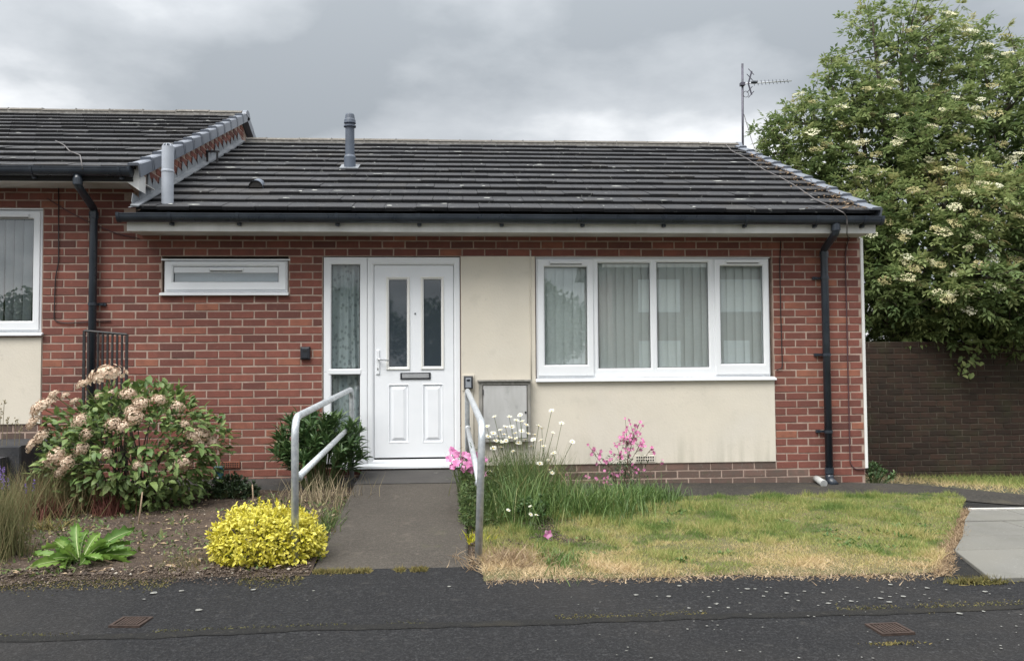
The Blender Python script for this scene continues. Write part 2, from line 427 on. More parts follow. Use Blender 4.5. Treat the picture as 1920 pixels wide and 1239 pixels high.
# ------------------------------------------------------------------ mesh helpers
WORLD = {}
def mesh_np(name, V, F, tint=None, smooth=False):
    me = bpy.data.meshes.new(name)
    V = np.asarray(V, np.float32)
    if isinstance(F, np.ndarray):
        k = F.shape[1]
        me.vertices.add(len(V))
        me.vertices.foreach_set('co', V.ravel())
        me.loops.add(F.size)
        me.loops.foreach_set('vertex_index', F.ravel().astype(np.int32))
        me.polygons.add(len(F))
        me.polygons.foreach_set('loop_start', (np.arange(len(F)) * k).astype(np.int32))
        me.update(calc_edges=True)
    else:
        me.from_pydata([tuple(map(float, v)) for v in V], [], F)
        me.update()
    if tint is not None:
        a = me.attributes.new('tint', 'FLOAT', 'POINT')
        a.data.foreach_set('value', np.asarray(tint, np.float32))
    if smooth:
        me.polygons.foreach_set('use_smooth', np.ones(len(me.polygons), bool))
    return me
def parent_to(o, p):
    if p is not None:
        o.parent = p
        o.matrix_parent_inverse = WORLD[p.name].inverted()
def link(name, me, mat=None, parent=None, mw=None):
    o = bpy.data.objects.new(name, me)
    COL.objects.link(o)
    if mat is not None and me is not None and not me.materials:
        me.materials.append(MAT[mat])
    if mw is None: mw = Matrix.Identity(4)
    WORLD[o.name] = mw
    parent_to(o, parent)
    o.matrix_basis = mw
    return o
def tag(o, label, cat, group=None):
    o['label'] = label
    o['category'] = cat
    if group: o['group'] = group
    return o
def kind(o, k):
    o['kind'] = k
    return o
def thing(name, label, cat, loc=(0, 0, 0), group=None):
    o = bpy.data.objects.new(name, None)
    o.empty_display_size = .1
    COL.objects.link(o)
    mw = Matrix.Translation(Vector(loc))
    o.matrix_basis = mw
    WORLD[o.name] = mw
    return tag(o, label, cat, group)

class MB:
    def __init__(s):
        s.v, s.f, s.t = [], [], []
        s.cur = .5
    def add(s, vs, fs):
        n = len(s.v)
        s.v += [tuple(v) for v in vs]
        s.t += [s.cur] * len(vs)
        s.f += [tuple(i + n for i in f) for f in fs]
        return s
    def box(s, x0, x1, y0, y1, z0, z1):
        return s.add([(x0, y0, z0), (x1, y0, z0), (x1, y1, z0), (x0, y1, z0), (x0, y0, z1), (x1, y0, z1), (x1, y1, z1), (x0, y1, z1)],
                     [(0, 3, 2, 1), (4, 5, 6, 7), (0, 1, 5, 4), (1, 2, 6, 5), (2, 3, 7, 6), (3, 0, 4, 7)])
    def cbox(s, x0, x1, y0, y1, z0, z1, c=.004):
        """box with its front (low y) edges chamfered"""
        s.loft([(x0, x1, z0, z1, y1), (x0, x1, z0, z1, y0 + c), (x0 + c, x1 - c, z0 + c, z1 - c, y0)], cap0=True, cap1=True)
        return s
    def loft(s, loops, cap0=False, cap1=False):
        """loops of rectangles (x0,x1,z0,z1,y) joined by quads"""
        vs, fs = [], []
        for (x0, x1, z0, z1, y) in loops:
            vs += [(x0, y, z0), (x1, y, z0), (x1, y, z1), (x0, y, z1)]
        for i in range(len(loops) - 1):
            for k in range(4):
                a, b = i * 4 + k, i * 4 + (k + 1) % 4
                fs.append((a, b, b + 4, a + 4))
        if cap0: fs.append((3, 2, 1, 0))
        n = len(loops) * 4
        if cap1: fs.append((n - 4, n - 3, n - 2, n - 1))
        return s.add(vs, fs)
    def frame(s, o, i, yf, yb, lip=.012, yg=None):
        """picture-frame moulding: outer rect o, inner rect i, front depth yf, back yb"""
        if yg is None: yg = yf + .02
        c = .003
        s.loft([(*o, yb), (*o, yf + c), (o[0] + c, o[1] - c, o[2] + c, o[3] - c, yf), (i[0] - lip, i[1] + lip, i[2] - lip, i[3] + lip, yf),
                (i[0] - lip * .4, i[1] + lip * .4, i[2] - lip * .4, i[3] + lip * .4, yf + .006), (*i, yg), (*i, yb), (*o, yb)])
        return s
    def tube(s, pts, r, n=10, cap=True):
        pts = [Vector(p) for p in pts]
        m = len(pts)
        rs = r if hasattr(r, '__len__') else [r] * m
        vs, fs = [], []
        ref = None
        for i, p in enumerate(pts):
            d = (pts[min(i + 1, m - 1)] - pts[max(i - 1, 0)])
            d = d.normalized() if d.length > 1e-9 else Vector((0, 0, 1))
            if ref is None:
                ref = Vector((1, 0, 0)) if abs(d.x) < .8 else Vector((0, 1, 0))
            a = (ref - d * ref.dot(d)).normalized()
            ref = a
            b = d.cross(a)
            for k in range(n):
                t = 2 * math.pi * k / n
                vs.append(p + (a * math.cos(t) + b * math.sin(t)) * rs[i])
        for i in range(m - 1):
            for k in range(n):
                k2 = (k + 1) % n
                fs.append((i * n + k, i * n + k2, (i + 1) * n + k2, (i + 1) * n + k))
        if cap:
            fs.append(tuple(reversed(range(n))))
            fs.append(tuple((m - 1) * n + k for k in range(n)))
        return s.add(vs, fs)
    def lathe(s, c, prof, n=20):
        """prof: (radius, z) pairs about a vertical axis at c"""
        vs, fs = [], []
        for (r, z) in prof:
            for k in range(n):
                t = 2 * math.pi * k / n
                vs.append((c[0] + r * math.cos(t), c[1] + r * math.sin(t), c[2] + z))
        for i in range(len(prof) - 1):
            for k in range(n):
                k2 = (k + 1) % n
                fs.append((i * n + k, i * n + k2, (i + 1) * n + k2, (i + 1) * n + k))
        fs.append(tuple(reversed(range(n))))
        fs.append(tuple((len(prof) - 1) * n + k for k in range(n)))
        return s.add(vs, fs)
    def prism(s, poly, a, b, axis='y'):
        """polygon extruded from a to b; the polygon lies in the plane normal to axis"""
        n = len(poly)
        def P(u, v, w):
            return {'y': (u, w, v), 'x': (w, u, v), 'z': (u, v, w)}[axis]
        vs = [P(u, v, a) for u, v in poly] + [P(u, v, b) for u, v in poly]
        fs = [tuple(range(n)), tuple(reversed(range(n, 2 * n)))]
        for k in range(n):
            k2 = (k + 1) % n
            fs.append((k, k + n, k2 + n, k2))
        return s.add(vs, fs)
    def build(s, name, mat, parent=None, smooth=False, tint=False, mw=None):
        me = mesh_np(name, s.v, s.f, s.t if tint else None, smooth)
        return link(name, me, mat, parent, mw)
def arc(pts, r=.08, n=6):
    """round the corners of a polyline"""
    P = [Vector(p) for p in pts]
    out = [P[0]]
    for i in range(1, len(P) - 1):
        a, b = (P[i - 1] - P[i]), (P[i + 1] - P[i])
        q = min(r, a.length * .45, b.length * .45)
        A, B = P[i] + a.normalized() * q, P[i] + b.normalized() * q
        for k in range(n + 1):
            t = k / n
            out.append(A * (1 - t) ** 2 + P[i] * 2 * t * (1 - t) + B * t * t)
    out.append(P[-1])
    return out

# leaf templates: x along the leaf, y across, z out of it
T_DIA = (np.array([(0, 0, 0), (.45, .5, .07), (1, 0, -.04), (.45, -.5, .07)]), np.array([(0, 1, 2, 3)]))
T_TRI = (np.array([(0, .5, 0), (0, -.5, 0), (1, 0, 0)]), np.array([(0, 1, 2)]))
T_OVAL = (np.array([(0, 0, 0), (.28, .42, .05), (.28, 0, 0), (.28, -.42, .05), (.65, .36, .03), (.65, 0, -.02), (.65, -.36, .03), (1, 0, -.14)]),
          np.array([(0, 2, 1, 1), (0, 3, 2, 2), (1, 2, 5, 4), (2, 3, 6, 5), (4, 5, 7, 7), (5, 6, 7, 7)]))
T_BLADE = (np.array([(0, .5, 0), (0, -.5, 0), (.5, .38, .10), (.5, -.38, .10), (1, .02, -.16), (1, -.02, -.16)]),
           np.array([(0, 1, 3, 2), (2, 3, 5, 4)]))
def leafset(P, D, N, L, Wd, tint, T):
    """instances of a leaf template -> verts, faces, tints"""
    TV, TF = T
    P, D, N = np.asarray(P, float), nrm(np.asarray(D, float)), np.asarray(N, float)
    n = len(P)
    S = nrm(np.cross(N, D))
    Q = np.cross(D, S)
    L = np.broadcast_to(L, (n,)).reshape(n, 1, 1)
    Wd = np.broadcast_to(Wd, (n,)).reshape(n, 1, 1)
    V = P[:, None, :] + L * TV[None, :, 0:1] * D[:, None, :] + Wd * TV[None, :, 1:2] * S[:, None, :] + L * TV[None, :, 2:3] * Q[:, None, :]
    k = len(TV)
    F = (TF[None] + (np.arange(n) * k)[:, None, None]).reshape(-1, TF.shape[1])
    t = np.repeat(np.broadcast_to(tint, (n,)), k)
    return V.reshape(-1, 3), F, t
def merge(sets):
    V, F, T, o = [], [], [], 0
    for v, f, t in sets:
        V.append(v); F.append(f + o); T.append(t); o += len(v)
    return np.concatenate(V), np.concatenate(F), np.concatenate(T)
def foliage(name, sets, mat, parent=None, stuff=True, mw=None):
    """one mesh of many leaves"""
    if not isinstance(sets, list): sets = [sets]
    V, F, T = merge(sets)
    if F.shape[1] == 4 and (F[:, 2] == F[:, 3]).any():
        F = [tuple(f[:3]) if f[2] == f[3] else tuple(f) for f in F.tolist()]
    o = link(name, mesh_np(name, V, F, T), mat, parent, mw)
    if stuff: o['kind'] = 'stuff'
    return o
def leafmesh(name, L, Wd, mat, bend=0.0):
    V, F, T = leafset([(0, 0, 0)], [(1, 0, 0)], [(0, 0, 1)], L, Wd, .5, T_OVAL)
    V[:, 2] -= bend * (V[:, 0] / L) ** 2 * L
    F = [tuple(f[:3]) if f[2] == f[3] else tuple(f) for f in F.tolist()]
    me = mesh_np(name, V, F, None, True)
    me.materials.append(MAT[mat])
    return me
def basis(p, d, n, s=1.0):
    """matrix placing a local +x leaf at p along d with normal near n"""
    d = Vector(d).normalized()
    n = Vector(n)
    y = n.cross(d)
    if y.length < 1e-4: y = Vector((0, 1, 0)).cross(d)
    y.normalize()
    z = d.cross(y)
    return Matrix(((d.x * s, y.x * s, z.x * s, p[0]), (d.y * s, y.y * s, z.y * s, p[1]), (d.z * s, y.z * s, z.z * s, p[2]), (0, 0, 0, 1)))
# ================================================================== THE SETTING
def sheet(name, xs, ys, zf, mat, k='structure', label=None):
    X, Y = np.meshgrid(xs, ys)
    Z = zf(X, Y)
    V = np.stack([X, Y, Z], -1).reshape(-1, 3)
    nx, ny = len(xs), len(ys)
    i = (np.arange(ny - 1)[:, None] * nx + np.arange(nx - 1)[None]).ravel()
    F = np.stack([i, i + 1, i + nx + 1, i + nx], 1)
    o = link(name, mesh_np(name, V, F, None, True), mat)
    if k: o['kind'] = k
    return o
def warp(name, nu, nv, fn, mat, k='structure', smooth=True):
    U, Vv = np.meshgrid(np.linspace(0, 1, nu), np.linspace(0, 1, nv))
    X, Y, Z = fn(U, Vv)
    V = np.stack([X, Y, Z], -1).reshape(-1, 3)
    i = (np.arange(nv - 1)[:, None] * nu + np.arange(nu - 1)[None]).ravel()
    F = np.stack([i, i + 1, i + nu + 1, i + nu], 1)
    o = link(name, mesh_np(name, V, F, None, smooth), mat)
    if k: o['kind'] = k
    return o
_gx = np.concatenate([[-160, -90, -40, -20, -12], np.arange(-8, 9.01, .5), [12, 20, 40, 90, 160]])
_gy = np.concatenate([[-160, -90, -45, -25, -16, -13.3, -13.19, -9, -5.66, -5.60, -5.4], np.arange(-5, 4.51, .5), [6, 9, 14, 25, 50, 90, 160]])
def _gz(X, Y):
    z = G(np.clip(X, -8, 9), np.clip(Y, -5.6, 4)) - .045
    return np.where((Y < -5.61) & (Y > -13.25), -.40, np.where(Y <= -13.25, -.20, z))
sheet('ground', _gx, _gy, _gz, 'earth')

def pav_z(Y): return .0285 * Y - .016
# tarmac pavement: three laid strips with a slightly sunken seam between them
def seam1(x): return -4.17 + .012 * (x - .3) + .035 * (fnoise(x, 0 * x, 1.6, 3) - .5)
def seam2(x): return -4.86 - .03 * (x - .3) + .05 * (fnoise(x, 0 * x, 1.3, 8) - .5)
XS = (-9.0, 9.0)
def strip(name, y0f, y1f, mat, dz, nv=24, nu=360):
    def fn(U, Vv):
        X = XS[0] + U * (XS[1] - XS[0])
        a, b = y0f(X), y1f(X)
        Y = a + (b - a) * Vv
        edge = np.minimum(Vv, 1 - Vv)
        Z = pav_z(Y) + dz - .004 * (1 - sst(0, .02, edge)) + .006 * (fnoise(X, Y, 1.1, 4) - .5)
        return X, Y, Z
    return warp(name, nu, nv, fn, mat)
strip('pavement', lambda x: seam1(x) - .01, lambda x: -2.95 + 0 * x, 'tarmac', .002)
strip('pavement', lambda x: seam1(x) - .075 + .05 * (fnoise(x, 0 * x, 7, 33) - .5), lambda x: seam1(x) + .02 * (fnoise(x, 0 * x, 9, 34) - .5), 'old_tarmac', .0065, 10)
strip('pavement', seam2, lambda x: seam1(x) - .03, 'tarmac', .000)
strip('pavement', lambda x: seam2(x) - .05 + .04 * (fnoise(x, 0 * x, 7, 35) - .5), lambda x: seam2(x) + .03 * (fnoise(x, 0 * x, 8, 36) - .5), 'old_tarmac', .0045, 8)
strip('pavement', lambda x: -5.62 + 0 * x, lambda x: seam2(x) - .02, 'tarmac', -.002)
b = MB()
for i in range(20):
    b.box(-9 + i * .9 + .004, -9 + (i + 1) * .9 - .004, -5.75, -5.622, -.42, -.168)
kb = kind(b.build('kerb', 'kerb_stone'), 'structure')
kind(sheet('road', np.linspace(-60, 60, 25), np.linspace(-11.5, -5.752, 8), lambda X, Y: -.285 + 0 * X, 'road'), 'structure')
b = MB()
for i in range(44):
    b.box(-20 + i * .9 + .004, -20 + (i + 1) * .9 - .004, -11.63, -11.502, -.42, -.165)
kind(b.build('kerb', 'kerb_stone'), 'structure')
sheet('pavement', np.linspace(-60, 60, 25), np.linspace(-13.2, -11.632, 4), lambda X, Y: -.168 + 0 * X, 'tarmac')

# ramped path to the door: a solid wedge
def _path(name, y0, y1, dz, mat, xw=0.0):
    n, m = 14, 40
    ys = np.linspace(y0, y1, m)
    vs, fs = [], []
    for j, y in enumerate(ys):
        t = (y + 3.2) / 3.2
        xl = -.885 - .035 * t + .012 * (vnoise(y, 0, 5, 2) - .5) - xw
        xr = .085 - .02 * t + .012 * (vnoise(y, 3, 5, 7) - .5) + xw
        zt = path_z(y) + dz
        row = [(xl, y, zt - .30), (xl, y, zt - .012), (xl + .012, y, zt)]
        row += [(xl + (xr - xl) * q, y, zt + .004 * (float(fnoise(xl + q, y, 3, 6)) - .5)) for q in np.linspace(.03, .97, n)]
        row += [(xr - .012, y, zt), (xr, y, zt - .012), (xr, y, zt - .30)]
        vs += row
    w = n + 6
    for j in range(m - 1):
        for i in range(w - 1):
            a = j * w + i
            fs.append((a, a + 1, a + w + 1, a + w))
    fs.append(tuple(range(w)))
    fs.append(tuple(reversed([(m - 1) * w + i for i in range(w)])))
    o = link(name, mesh_np(name, vs, fs, None, False), mat)
    return kind(o, 'structure')
_path('path', -3.17, -.66, 0, 'path_tarmac')
_path('path', -.655, .03, .006, 'dark_concrete', .004)

# garden bed on the neighbour's side of the path, and the bed beside the daisies
def bedz(X, Y):
    return G(X, Y) + .018 + .035 * (fnoise(X, Y, 5, 12) - .45) + .022 * (fnoise(X, Y, 19, 14) - .5)
def _bed(U, V):
    X = -6.4 + U * (6.4 - .875)
    yf = -3.24 + .10 * (fnoise(X, 0 * X, 2.0, 21) - .5) - .10 * sst(-2.0, -3.2, X)
    Y = yf + (-.40 - yf) * V
    e = np.minimum(V * 10, 1)
    return X, Y, G(X, Y) + .004 + (bedz(X, Y) - G(X, Y)) * sst(0, 1, e)
warp('soil_bed', 300, 150, _bed, 'soil')
def _bed2(U, V):
    X = .05 + U * 1.6
    Y = -2.95 + 2.93 * V
    return X, Y, bedz(X, Y) - .016 - .05 * sst(.9, 1.3, X) * sst(-.9, -1.3, Y)
warp('soil_bed', 90, 130, _bed2, 'soil')
# lawn
LB = gnd(1300, 934).y
def lawn_xr(Y): return 2.80 + (Y + 3.58) * .69 + .05 * (fnoise(Y, 0 * Y, 3, 2) - .5)
def lawn_f(X): return -3.47 - .03 * (X - .45) + .11 * (fnoise(X, 0 * X, 1.9, 31) - .5) + .05 * (fnoise(X, 0 * X, 8, 32) - .5)
def _lawn(U, V):
    Y = -3.52 + (LB + 3.52) * V
    xl = .16 + .5 * sst(-2.7, -1.0, Y) + .9 * sst(-1.6, LB, Y) * .6
    X = xl + (lawn_xr(Y) - xl) * U
    Y = np.maximum(Y, lawn_f(X))
    e = sst(0, .16, Y - lawn_f(X))
    return X, Y, G(X, Y) + .004 + e * (.012 + .03 * (fnoise(X, Y, 1.2, 41) - .5) + .012 * (fnoise(X, Y, 7, 43) - .5))
warp('lawn', 200, 140, _lawn, 'lawn_soil')
# narrow tarmac strip along the foot of the house, turning off towards the boundary wall
def _foot(U, V):
    X = 1.2 + 7.0 * U
    yf = LB + .02 - .62 * sst(4.0, 5.0, X) - .25 * sst(5.0, 7.5, X) + .03 * (fnoise(X, 0 * X, 2, 5) - .5)
    yb = 0.0 * X - .003 - 1.02 * sst(4.25, 5.6, X) - .1 * sst(5.6, 7.5, X)
    Y = yf + (yb - yf) * V
    return X, Y, G(X, Y) + .022 - .012 * (1 - sst(0, .12, V)) + .006 * (fnoise(X, Y, 3, 5) - .5)
warp('footpath', 160, 20, _foot, 'foot_tarmac')
# concrete strip against the wall behind the bed
def _strip(U, V):
    X = -6.4 + U * 5.5
    Y = -.46 + .458 * V
    return X, Y, G(X, Y) + .055 - .05 * (1 - sst(0, .08, V))
warp('footpath', 90, 12, _strip, 'dark_concrete')

# paving slabs on the drive
paving = thing('paving', '', '', (3.6, -2.7, -.10))
del paving['category'], paving['label']
kind(paving, 'structure')
rows = [gnd(1850, y).y for y in (1089, 1037, 1010, 982, 962)]
rows[0] = -3.74
for r in range(4):
    y0, y1 = rows[r] + .008, rows[r + 1] - .008
    xa0, xa1 = lawn_xr(np.array(y0)) + .10, lawn_xr(np.array(y1)) + .10
    if r == 0: xa0 += .25
    xb = [3.75 + .45 * (r % 2)] + [3.75 + .45 * (r % 2) + .9 * k for k in range(1, 5)]
    prev = None
    for k, xe in enumerate(xb):
        l0, l1 = (xa0, xa1) if k == 0 else (prev + .008, prev + .008)
        prev = xe
        if k == 0 and xe < max(xa0, xa1) + .2: 
            xe = prev = max(float(xa0), float(xa1)) + .3
        poly = [(float(l0), y0), (xe, y0), (xe, y1), (float(l1), y1)]
        bb = MB()
        bb.cur = random.random()
        dz = random.uniform(-.004, .004)
        c = .006
        cx, cy = sum(p[0] for p in poly) / 4, sum(p[1] for p in poly) / 4
        low = [(x, y, float(G(x, y)) - .03) for x, y in poly]
        mid = [(x, y, float(G(x, y)) + .022 + dz) for x, y in poly]
        top = [(x + (cx - x) * .012, y + (cy - y) * .02, float(G(x, y)) + .027 + dz) for x, y in poly]
        fs = [(8, 9, 10, 11)]
        for q in range(4):
            q2 = (q + 1) % 4
            fs += [(q, q2, q2 + 4, q + 4), (q + 4, q2 + 4, q2 + 8, q + 8)]
        bb.add(low + mid + top, fs)
        bb.build('slab', 'slab', paving, tint=True)
ye = rows[4]
b = MB()
x0 = float(lawn_xr(np.array(ye))) + .12
b.add([(x0, ye + .01, float(G(x0, ye)) - .02), (8, ye - .01, float(G(8, ye)) - .02), (8, ye + .045, float(G(8, ye)) - .02), (x0, ye + .065, float(G(x0, ye)) - .02),
       (x0, ye + .01, float(G(x0, ye)) + .035), (8, ye - .01, float(G(8, ye)) + .035), (8, ye + .045, float(G(8, ye)) + .035), (x0, ye + .065, float(G(x0, ye)) + .035)],
      [(4, 5, 6, 7), (0, 1, 5, 4), (1, 2, 6, 5), (2, 3, 7, 6), (3, 0, 4, 7)])
b.build('edging', 'pale_edging', paving)
b = MB()
xq = np.linspace(2.6, 8, 20)
warp('drive_base', 40, 20, lambda U, V: (2.75 + 5.3 * U + .9 * V * (1 - U), -3.6 + (ye + 4.25) * V, G(2.75 + 5.3 * U + .9 * V * (1 - U), -3.6 + (ye + 4.25) * V) + .003), 'old_tarmac')

# ================================================================== BUNGALOW AND NEIGHBOUR
CRS, BL, BX0, ZT = .077, .2262, -2.8665, 2.300       # course height, brick length, a joint, a bed line
XC = 4.170                                         # outer corner
XP = -3.100                                        # party line
JO = .0125
def zline(k): return ZT - CRS * k
bung = thing('bungalow', 'single-storey red brick bungalow with white front door and dark tiled roof', 'house', (.6, 3.6, 0))
neigh = thing('neighbouring_house', 'taller neighbouring red brick house cut off by the picture edge', 'house', (-5.5, 3.6, 0))
ZS = 2.455          # wall tops, hidden by the soffits
ZSN = at(100, 351).z + .05
O_SMALL = (-2.850, -1.632, zline(6), zline(1))
O_DOOR = (-1.300, .056, zline(28), zline(1))
O_REND1 = (.056, .806, zline(28), zline(1))
O_BIG = (.806, 3.236, .985, zline(1))
O_REND2 = (.806, 3.236, zline(28), .985)
O_NWIN = (-6.1, -3.972, zline(11), zline(-5))
O_NREN = (-6.1, -3.966, zline(22), zline(11))
def backing(b, x0, x1, z0, z1, opens, y0, y1):
    xs = sorted({x0, x1, *[q for o in opens for q in o[:2] if x0 < q < x1]})
    zs = sorted({z0, z1, *[q for o in opens for q in o[2:] if z0 < q < z1]})
    for i in range(len(xs) - 1):
        for j in range(len(zs) - 1):
            mx, mz = (xs[i] + xs[i + 1]) / 2, (zs[j] + zs[j + 1]) / 2
            if any(o[0] < mx < o[1] and o[2] < mz < o[3] for o in opens): continue
            b.box(xs[i], xs[i + 1], y0, y1, zs[j], zs[j + 1])
REC = .004
b = MB()
backing(b, XP, XC - .002, -.30, ZS, [O_SMALL, O_DOOR, O_BIG], REC, .20)
b.box(XC - .22, XC - .003, .20, 7.2, -.45, 2.5)
b.box(XP, XC - .003, 7.2, 7.4, -.30, 2.5)
b.prism([(.0, 2.5), (3.635, 4.25), (7.27, 2.5)], XC - .20, XC - .004, 'x')
wall = b.build('wall', 'mortar', bung)
b = MB()
backing(b, -9.0, XP - .0005, -.30, ZSN, [O_NWIN], REC, .20)
nwall = b.build('wall', 'mortar', neigh)
def brick_mesh(x0, x1, z0, z1, y=0.0, depth=.05, ax_='y'):
    j = lambda s=.0016: random.uniform(-s, s)
    c = .0035
    y = y + j(.0018)
    vs = [(x0, y + depth, z0), (x1, y + depth, z0), (x1, y + depth, z1), (x0, y + depth, z1)]
    q = [(x0 + j(), z0 + j()), (x1 + j(), z0 + j()), (x1 + j(), z1 + j()), (x0 + j(), z1 + j())]
    vs += [(a, y + c, d) for a, d in q]
    cx, cz = (x0 + x1) / 2, (z0 + z1) / 2
    vs += [(a + math.copysign(c, cx - a), y + j(.0006), d + math.copysign(c, cz - d)) for a, d in q]
    fs = [(8, 9, 10, 11)]
    for k in range(4):
        k2 = (k + 1) % 4
        fs += [(k, k2, k2 + 4, k + 4), (k + 4, k2 + 4, k2 + 8, k + 8)]
    return vs, fs
def lay(x0, x1, k0, k1, opens, zmin=-9, jx=BX0):
    """bricks of stretcher bond between x0 and x1, clear of the openings"""
    out = []
    for k in range(k0, k1):
        zt, zb = zline(k), zline(k + 1)
        zm = (zt + zb) / 2
        segs = [(x0, x1)]
        for o in opens:
            if o[2] < zm < o[3]:
                n = []
                for a, bb in segs:
                    if o[1] <= a or o[0] >= bb: n.append((a, bb)); continue
                    if o[0] > a: n.append((a, o[0]))
                    if o[1] < bb: n.append((o[1], bb))
                segs = n
        off = jx + (BL / 2 if k % 2 else 0)
        for a, bb in segs:
            i = math.floor((a - off) / BL)
            while True:
                u, v = off + i * BL, off + (i + 1) * BL
                i += 1
                if u >= bb: break
                u2, v2 = max(u, a), min(v, bb)
                if v2 - u2 < .03: continue
                out.append((k, u2 + (JO / 2 if u2 > a + 1e-6 or True else 0), v2 - JO / 2, zb + JO / 2, zt - JO / 2))
    return out
def put_bricks(parent, bricks, n_sep, mat_of, key, y=0.0, tb=None):
    bricks = sorted(bricks, key=key)
    rest = {}
    for i, (k, u, v, z0, z1) in enumerate(bricks):
        t = random.betavariate(2.2, 2.2) if tb is None else tb(k, (u + v) / 2)
        if random.random() < .06: t = min(1, t + .35)
        vs, fs = brick_mesh(u, v, z0, z1, y)
        m = mat_of(k, (u + v) / 2)
        if i < n_sep:
            q = MB(); q.cur = t
            q.add(vs, fs).build('brick', m, parent, tint=True)
        else:
            q = rest.setdefault(m, MB()); q.cur = t
            q.add(vs, fs)
    for m, q in rest.items():
        kind(q.build('brickwork', m, parent, tint=True), 'stuff')
ALLO = [O_SMALL, O_DOOR, O_REND1, O_BIG, O_REND2]
bk = [q for q in lay(XP - .2, XC - .0, -2, 32, ALLO) if (q[1] + q[2]) / 2 > XP]
def bmat(k, x):
    if k >= 28 and .0 < x < 3.35 + .25 * (k - 28): return 'plinth_brick'
    if k >= 30 and x < 3.9: return 'plinth_brick'
    return 'brick'
def bkey(q):
    hid = 0
    if q[0] < -1: hid = 5
    if q[0] > 24 and q[1] < -1.9: hid = 3
    if q[0] > 28: hid = 2
    if q[0] > 30: hid = 6
    x = (q[1] + q[2]) / 2
    if abs(x - 3.78) < .06: hid += 2
    return (hid - (q[2] - q[1]) * 12 + .02 * q[0] + (random.random() * .5))
put_bricks(wall, bk, 300, bmat, bkey)
nb = [q for q in lay(-6.3, XP + .2, -8, 31, [O_NWIN, O_NREN]) if (q[1] + q[2]) / 2 <= XP]
put_bricks(nwall, nb, 300, lambda k, x: 'plinth_brick' if (k >= 22 and x < -3.97) else 'brick',
           lambda q: (5 if q[1] < -4.75 else 0) + (3 if q[0] > 24 else 0) + .05 * q[0])

# cream rendered panels
b = MB()
b.prism([(.060, zline(28) + .004), (3.234, zline(28) + .002), (3.234, .972), (.800, .972), (.800, zline(1) - .001), (.060, zline(1) - .003)], -.010, .006)
b.build('render_panel', 'cream_render', bung)
b = MB()
b.box(-8.5, -3.968, -.010, .006, zline(22) + .003, zline(11) - .02)
b.build('render_panel', 'cream_render', neigh)
# air bricks
for (r, m, p) in ((rect(413, 865, 450, 877), 'terracotta', wall), (rect(1190, 853, 1228, 866), 'cream_render', wall)):
    y0 = -.016
    b = MB()
    b.cbox(r[0], r[1], y0, .01, r[2], r[3], .003)
    o = b.build('air_brick', m, p)
    b = MB()
    for i in range(8):
        for j in range(2 if m != 'terracotta' else 3):
            nz = 2 if m != 'terracotta' else 3
            w = (r[1] - r[0] - .02) / 8
            h = (r[3] - r[2] - .012) / nz
            xa, za = r[0] + .01 + i * w, r[2] + .006 + j * h
            b.box(xa + w * .2, xa + w * .8, y0 - .001, y0 + .003, za + h * .2, za + h * .8)
    b.build('air_hole', 'dark_hole', bung)

# ------------------------------------------------------------------ windows
def pane(parent, r, y, mat='glass'):
    b = MB()
    b.box(r[0] - .006, r[1] + .006, y, y + .006, r[2] - .006, r[3] + .006)
    return b.build('pane', mat, parent)
def gasket(b, r, y):
    b.frame((r[0] - .003, r[1] + .003, r[2] - .003, r[3] + .003), (r[0] + .004, r[1] - .004, r[2] + .004, r[3] - .004), y - .002, y + .004, lip=.001, yg=y)
def vent(parent, x0, y0, x1, y1, Y):
    r = rect(x0, y0, x1, y1, Y)
    b = MB()
    b.cbox(*r[:2], Y - .022, Y + .004, *r[2:], .006)
    v = b.build('trickle_vent', 'upvc', parent)
    b = MB()
    b.box(r[0] + .01, r[1] - .01, Y - .012, Y + .002, r[2] - .005, r[2] - .0005)
    b.build('vent_slot', 'dark_hole', v)
# the large four-light window
YF = .018
win = MB()
big = (.812, 3.205, 1.004, 2.208)
G1, G2, G3, G4 = (rect(1021, 501, 1100.5, 684, .03), rect(1122, 493.5, 1219, 690, .03), rect(1232.5, 492.5, 1328, 688.5, .03), rect(1350.5, 499, 1430, 682, .03))
m1, m2, m3 = (ax(1115, 590)), ((G2[1] + G3[0]) / 2), ax(1338, 590)
cells = [(big[0], m1), (m1, m2), (m2, m3), (m3, big[1])]
b = MB()
for (xa, xb), g in zip(cells, (None, G2, G3, None)):
    if g is None:
        i = (xa + .045, xb - .03, big[2] + .05, big[3] - .04)
        b.frame((xa, xb, big[2], big[3]), i, YF, .075, .01)
    else:
        b.frame((xa, xb, big[2], big[3]), g, YF, .075, .016)
bw = b.build('window', 'upvc', bung)
for g, (xa, xb) in ((G1, cells[0]), (G4, cells[3])):
    b = MB()
    b.frame((xa + .018, xb - .012, big[2] + .022, big[3] - .014), g, YF - .016, .07, .014)
    s = b.build('sash', 'upvc', bw)
for g in (G1, G2, G3, G4):
    b = MB(); gasket(b, g, .038 if g in (G2, G3) else .030)
    b.build('gasket', 'rubber', bw)
    pane(bw, g, .044)
vent(bw, 1030, 489.5, 1092, 495, YF - .016)
vent(bw, 1361, 487.5, 1423, 493, YF - .016)
b = MB()
b.prism([(.02, 1.002), (.02, .985), (-.045, .968), (-.045, .980), (-.040, .984)], .800, 3.246, 'x')
b.build('sill', 'upvc', bw)
b = MB()
b.box(big[0] - .006, big[1] + .006, -.004, .01, big[3] + .001, big[3] + .009)
b.build('head_trim', 'upvc', bw)
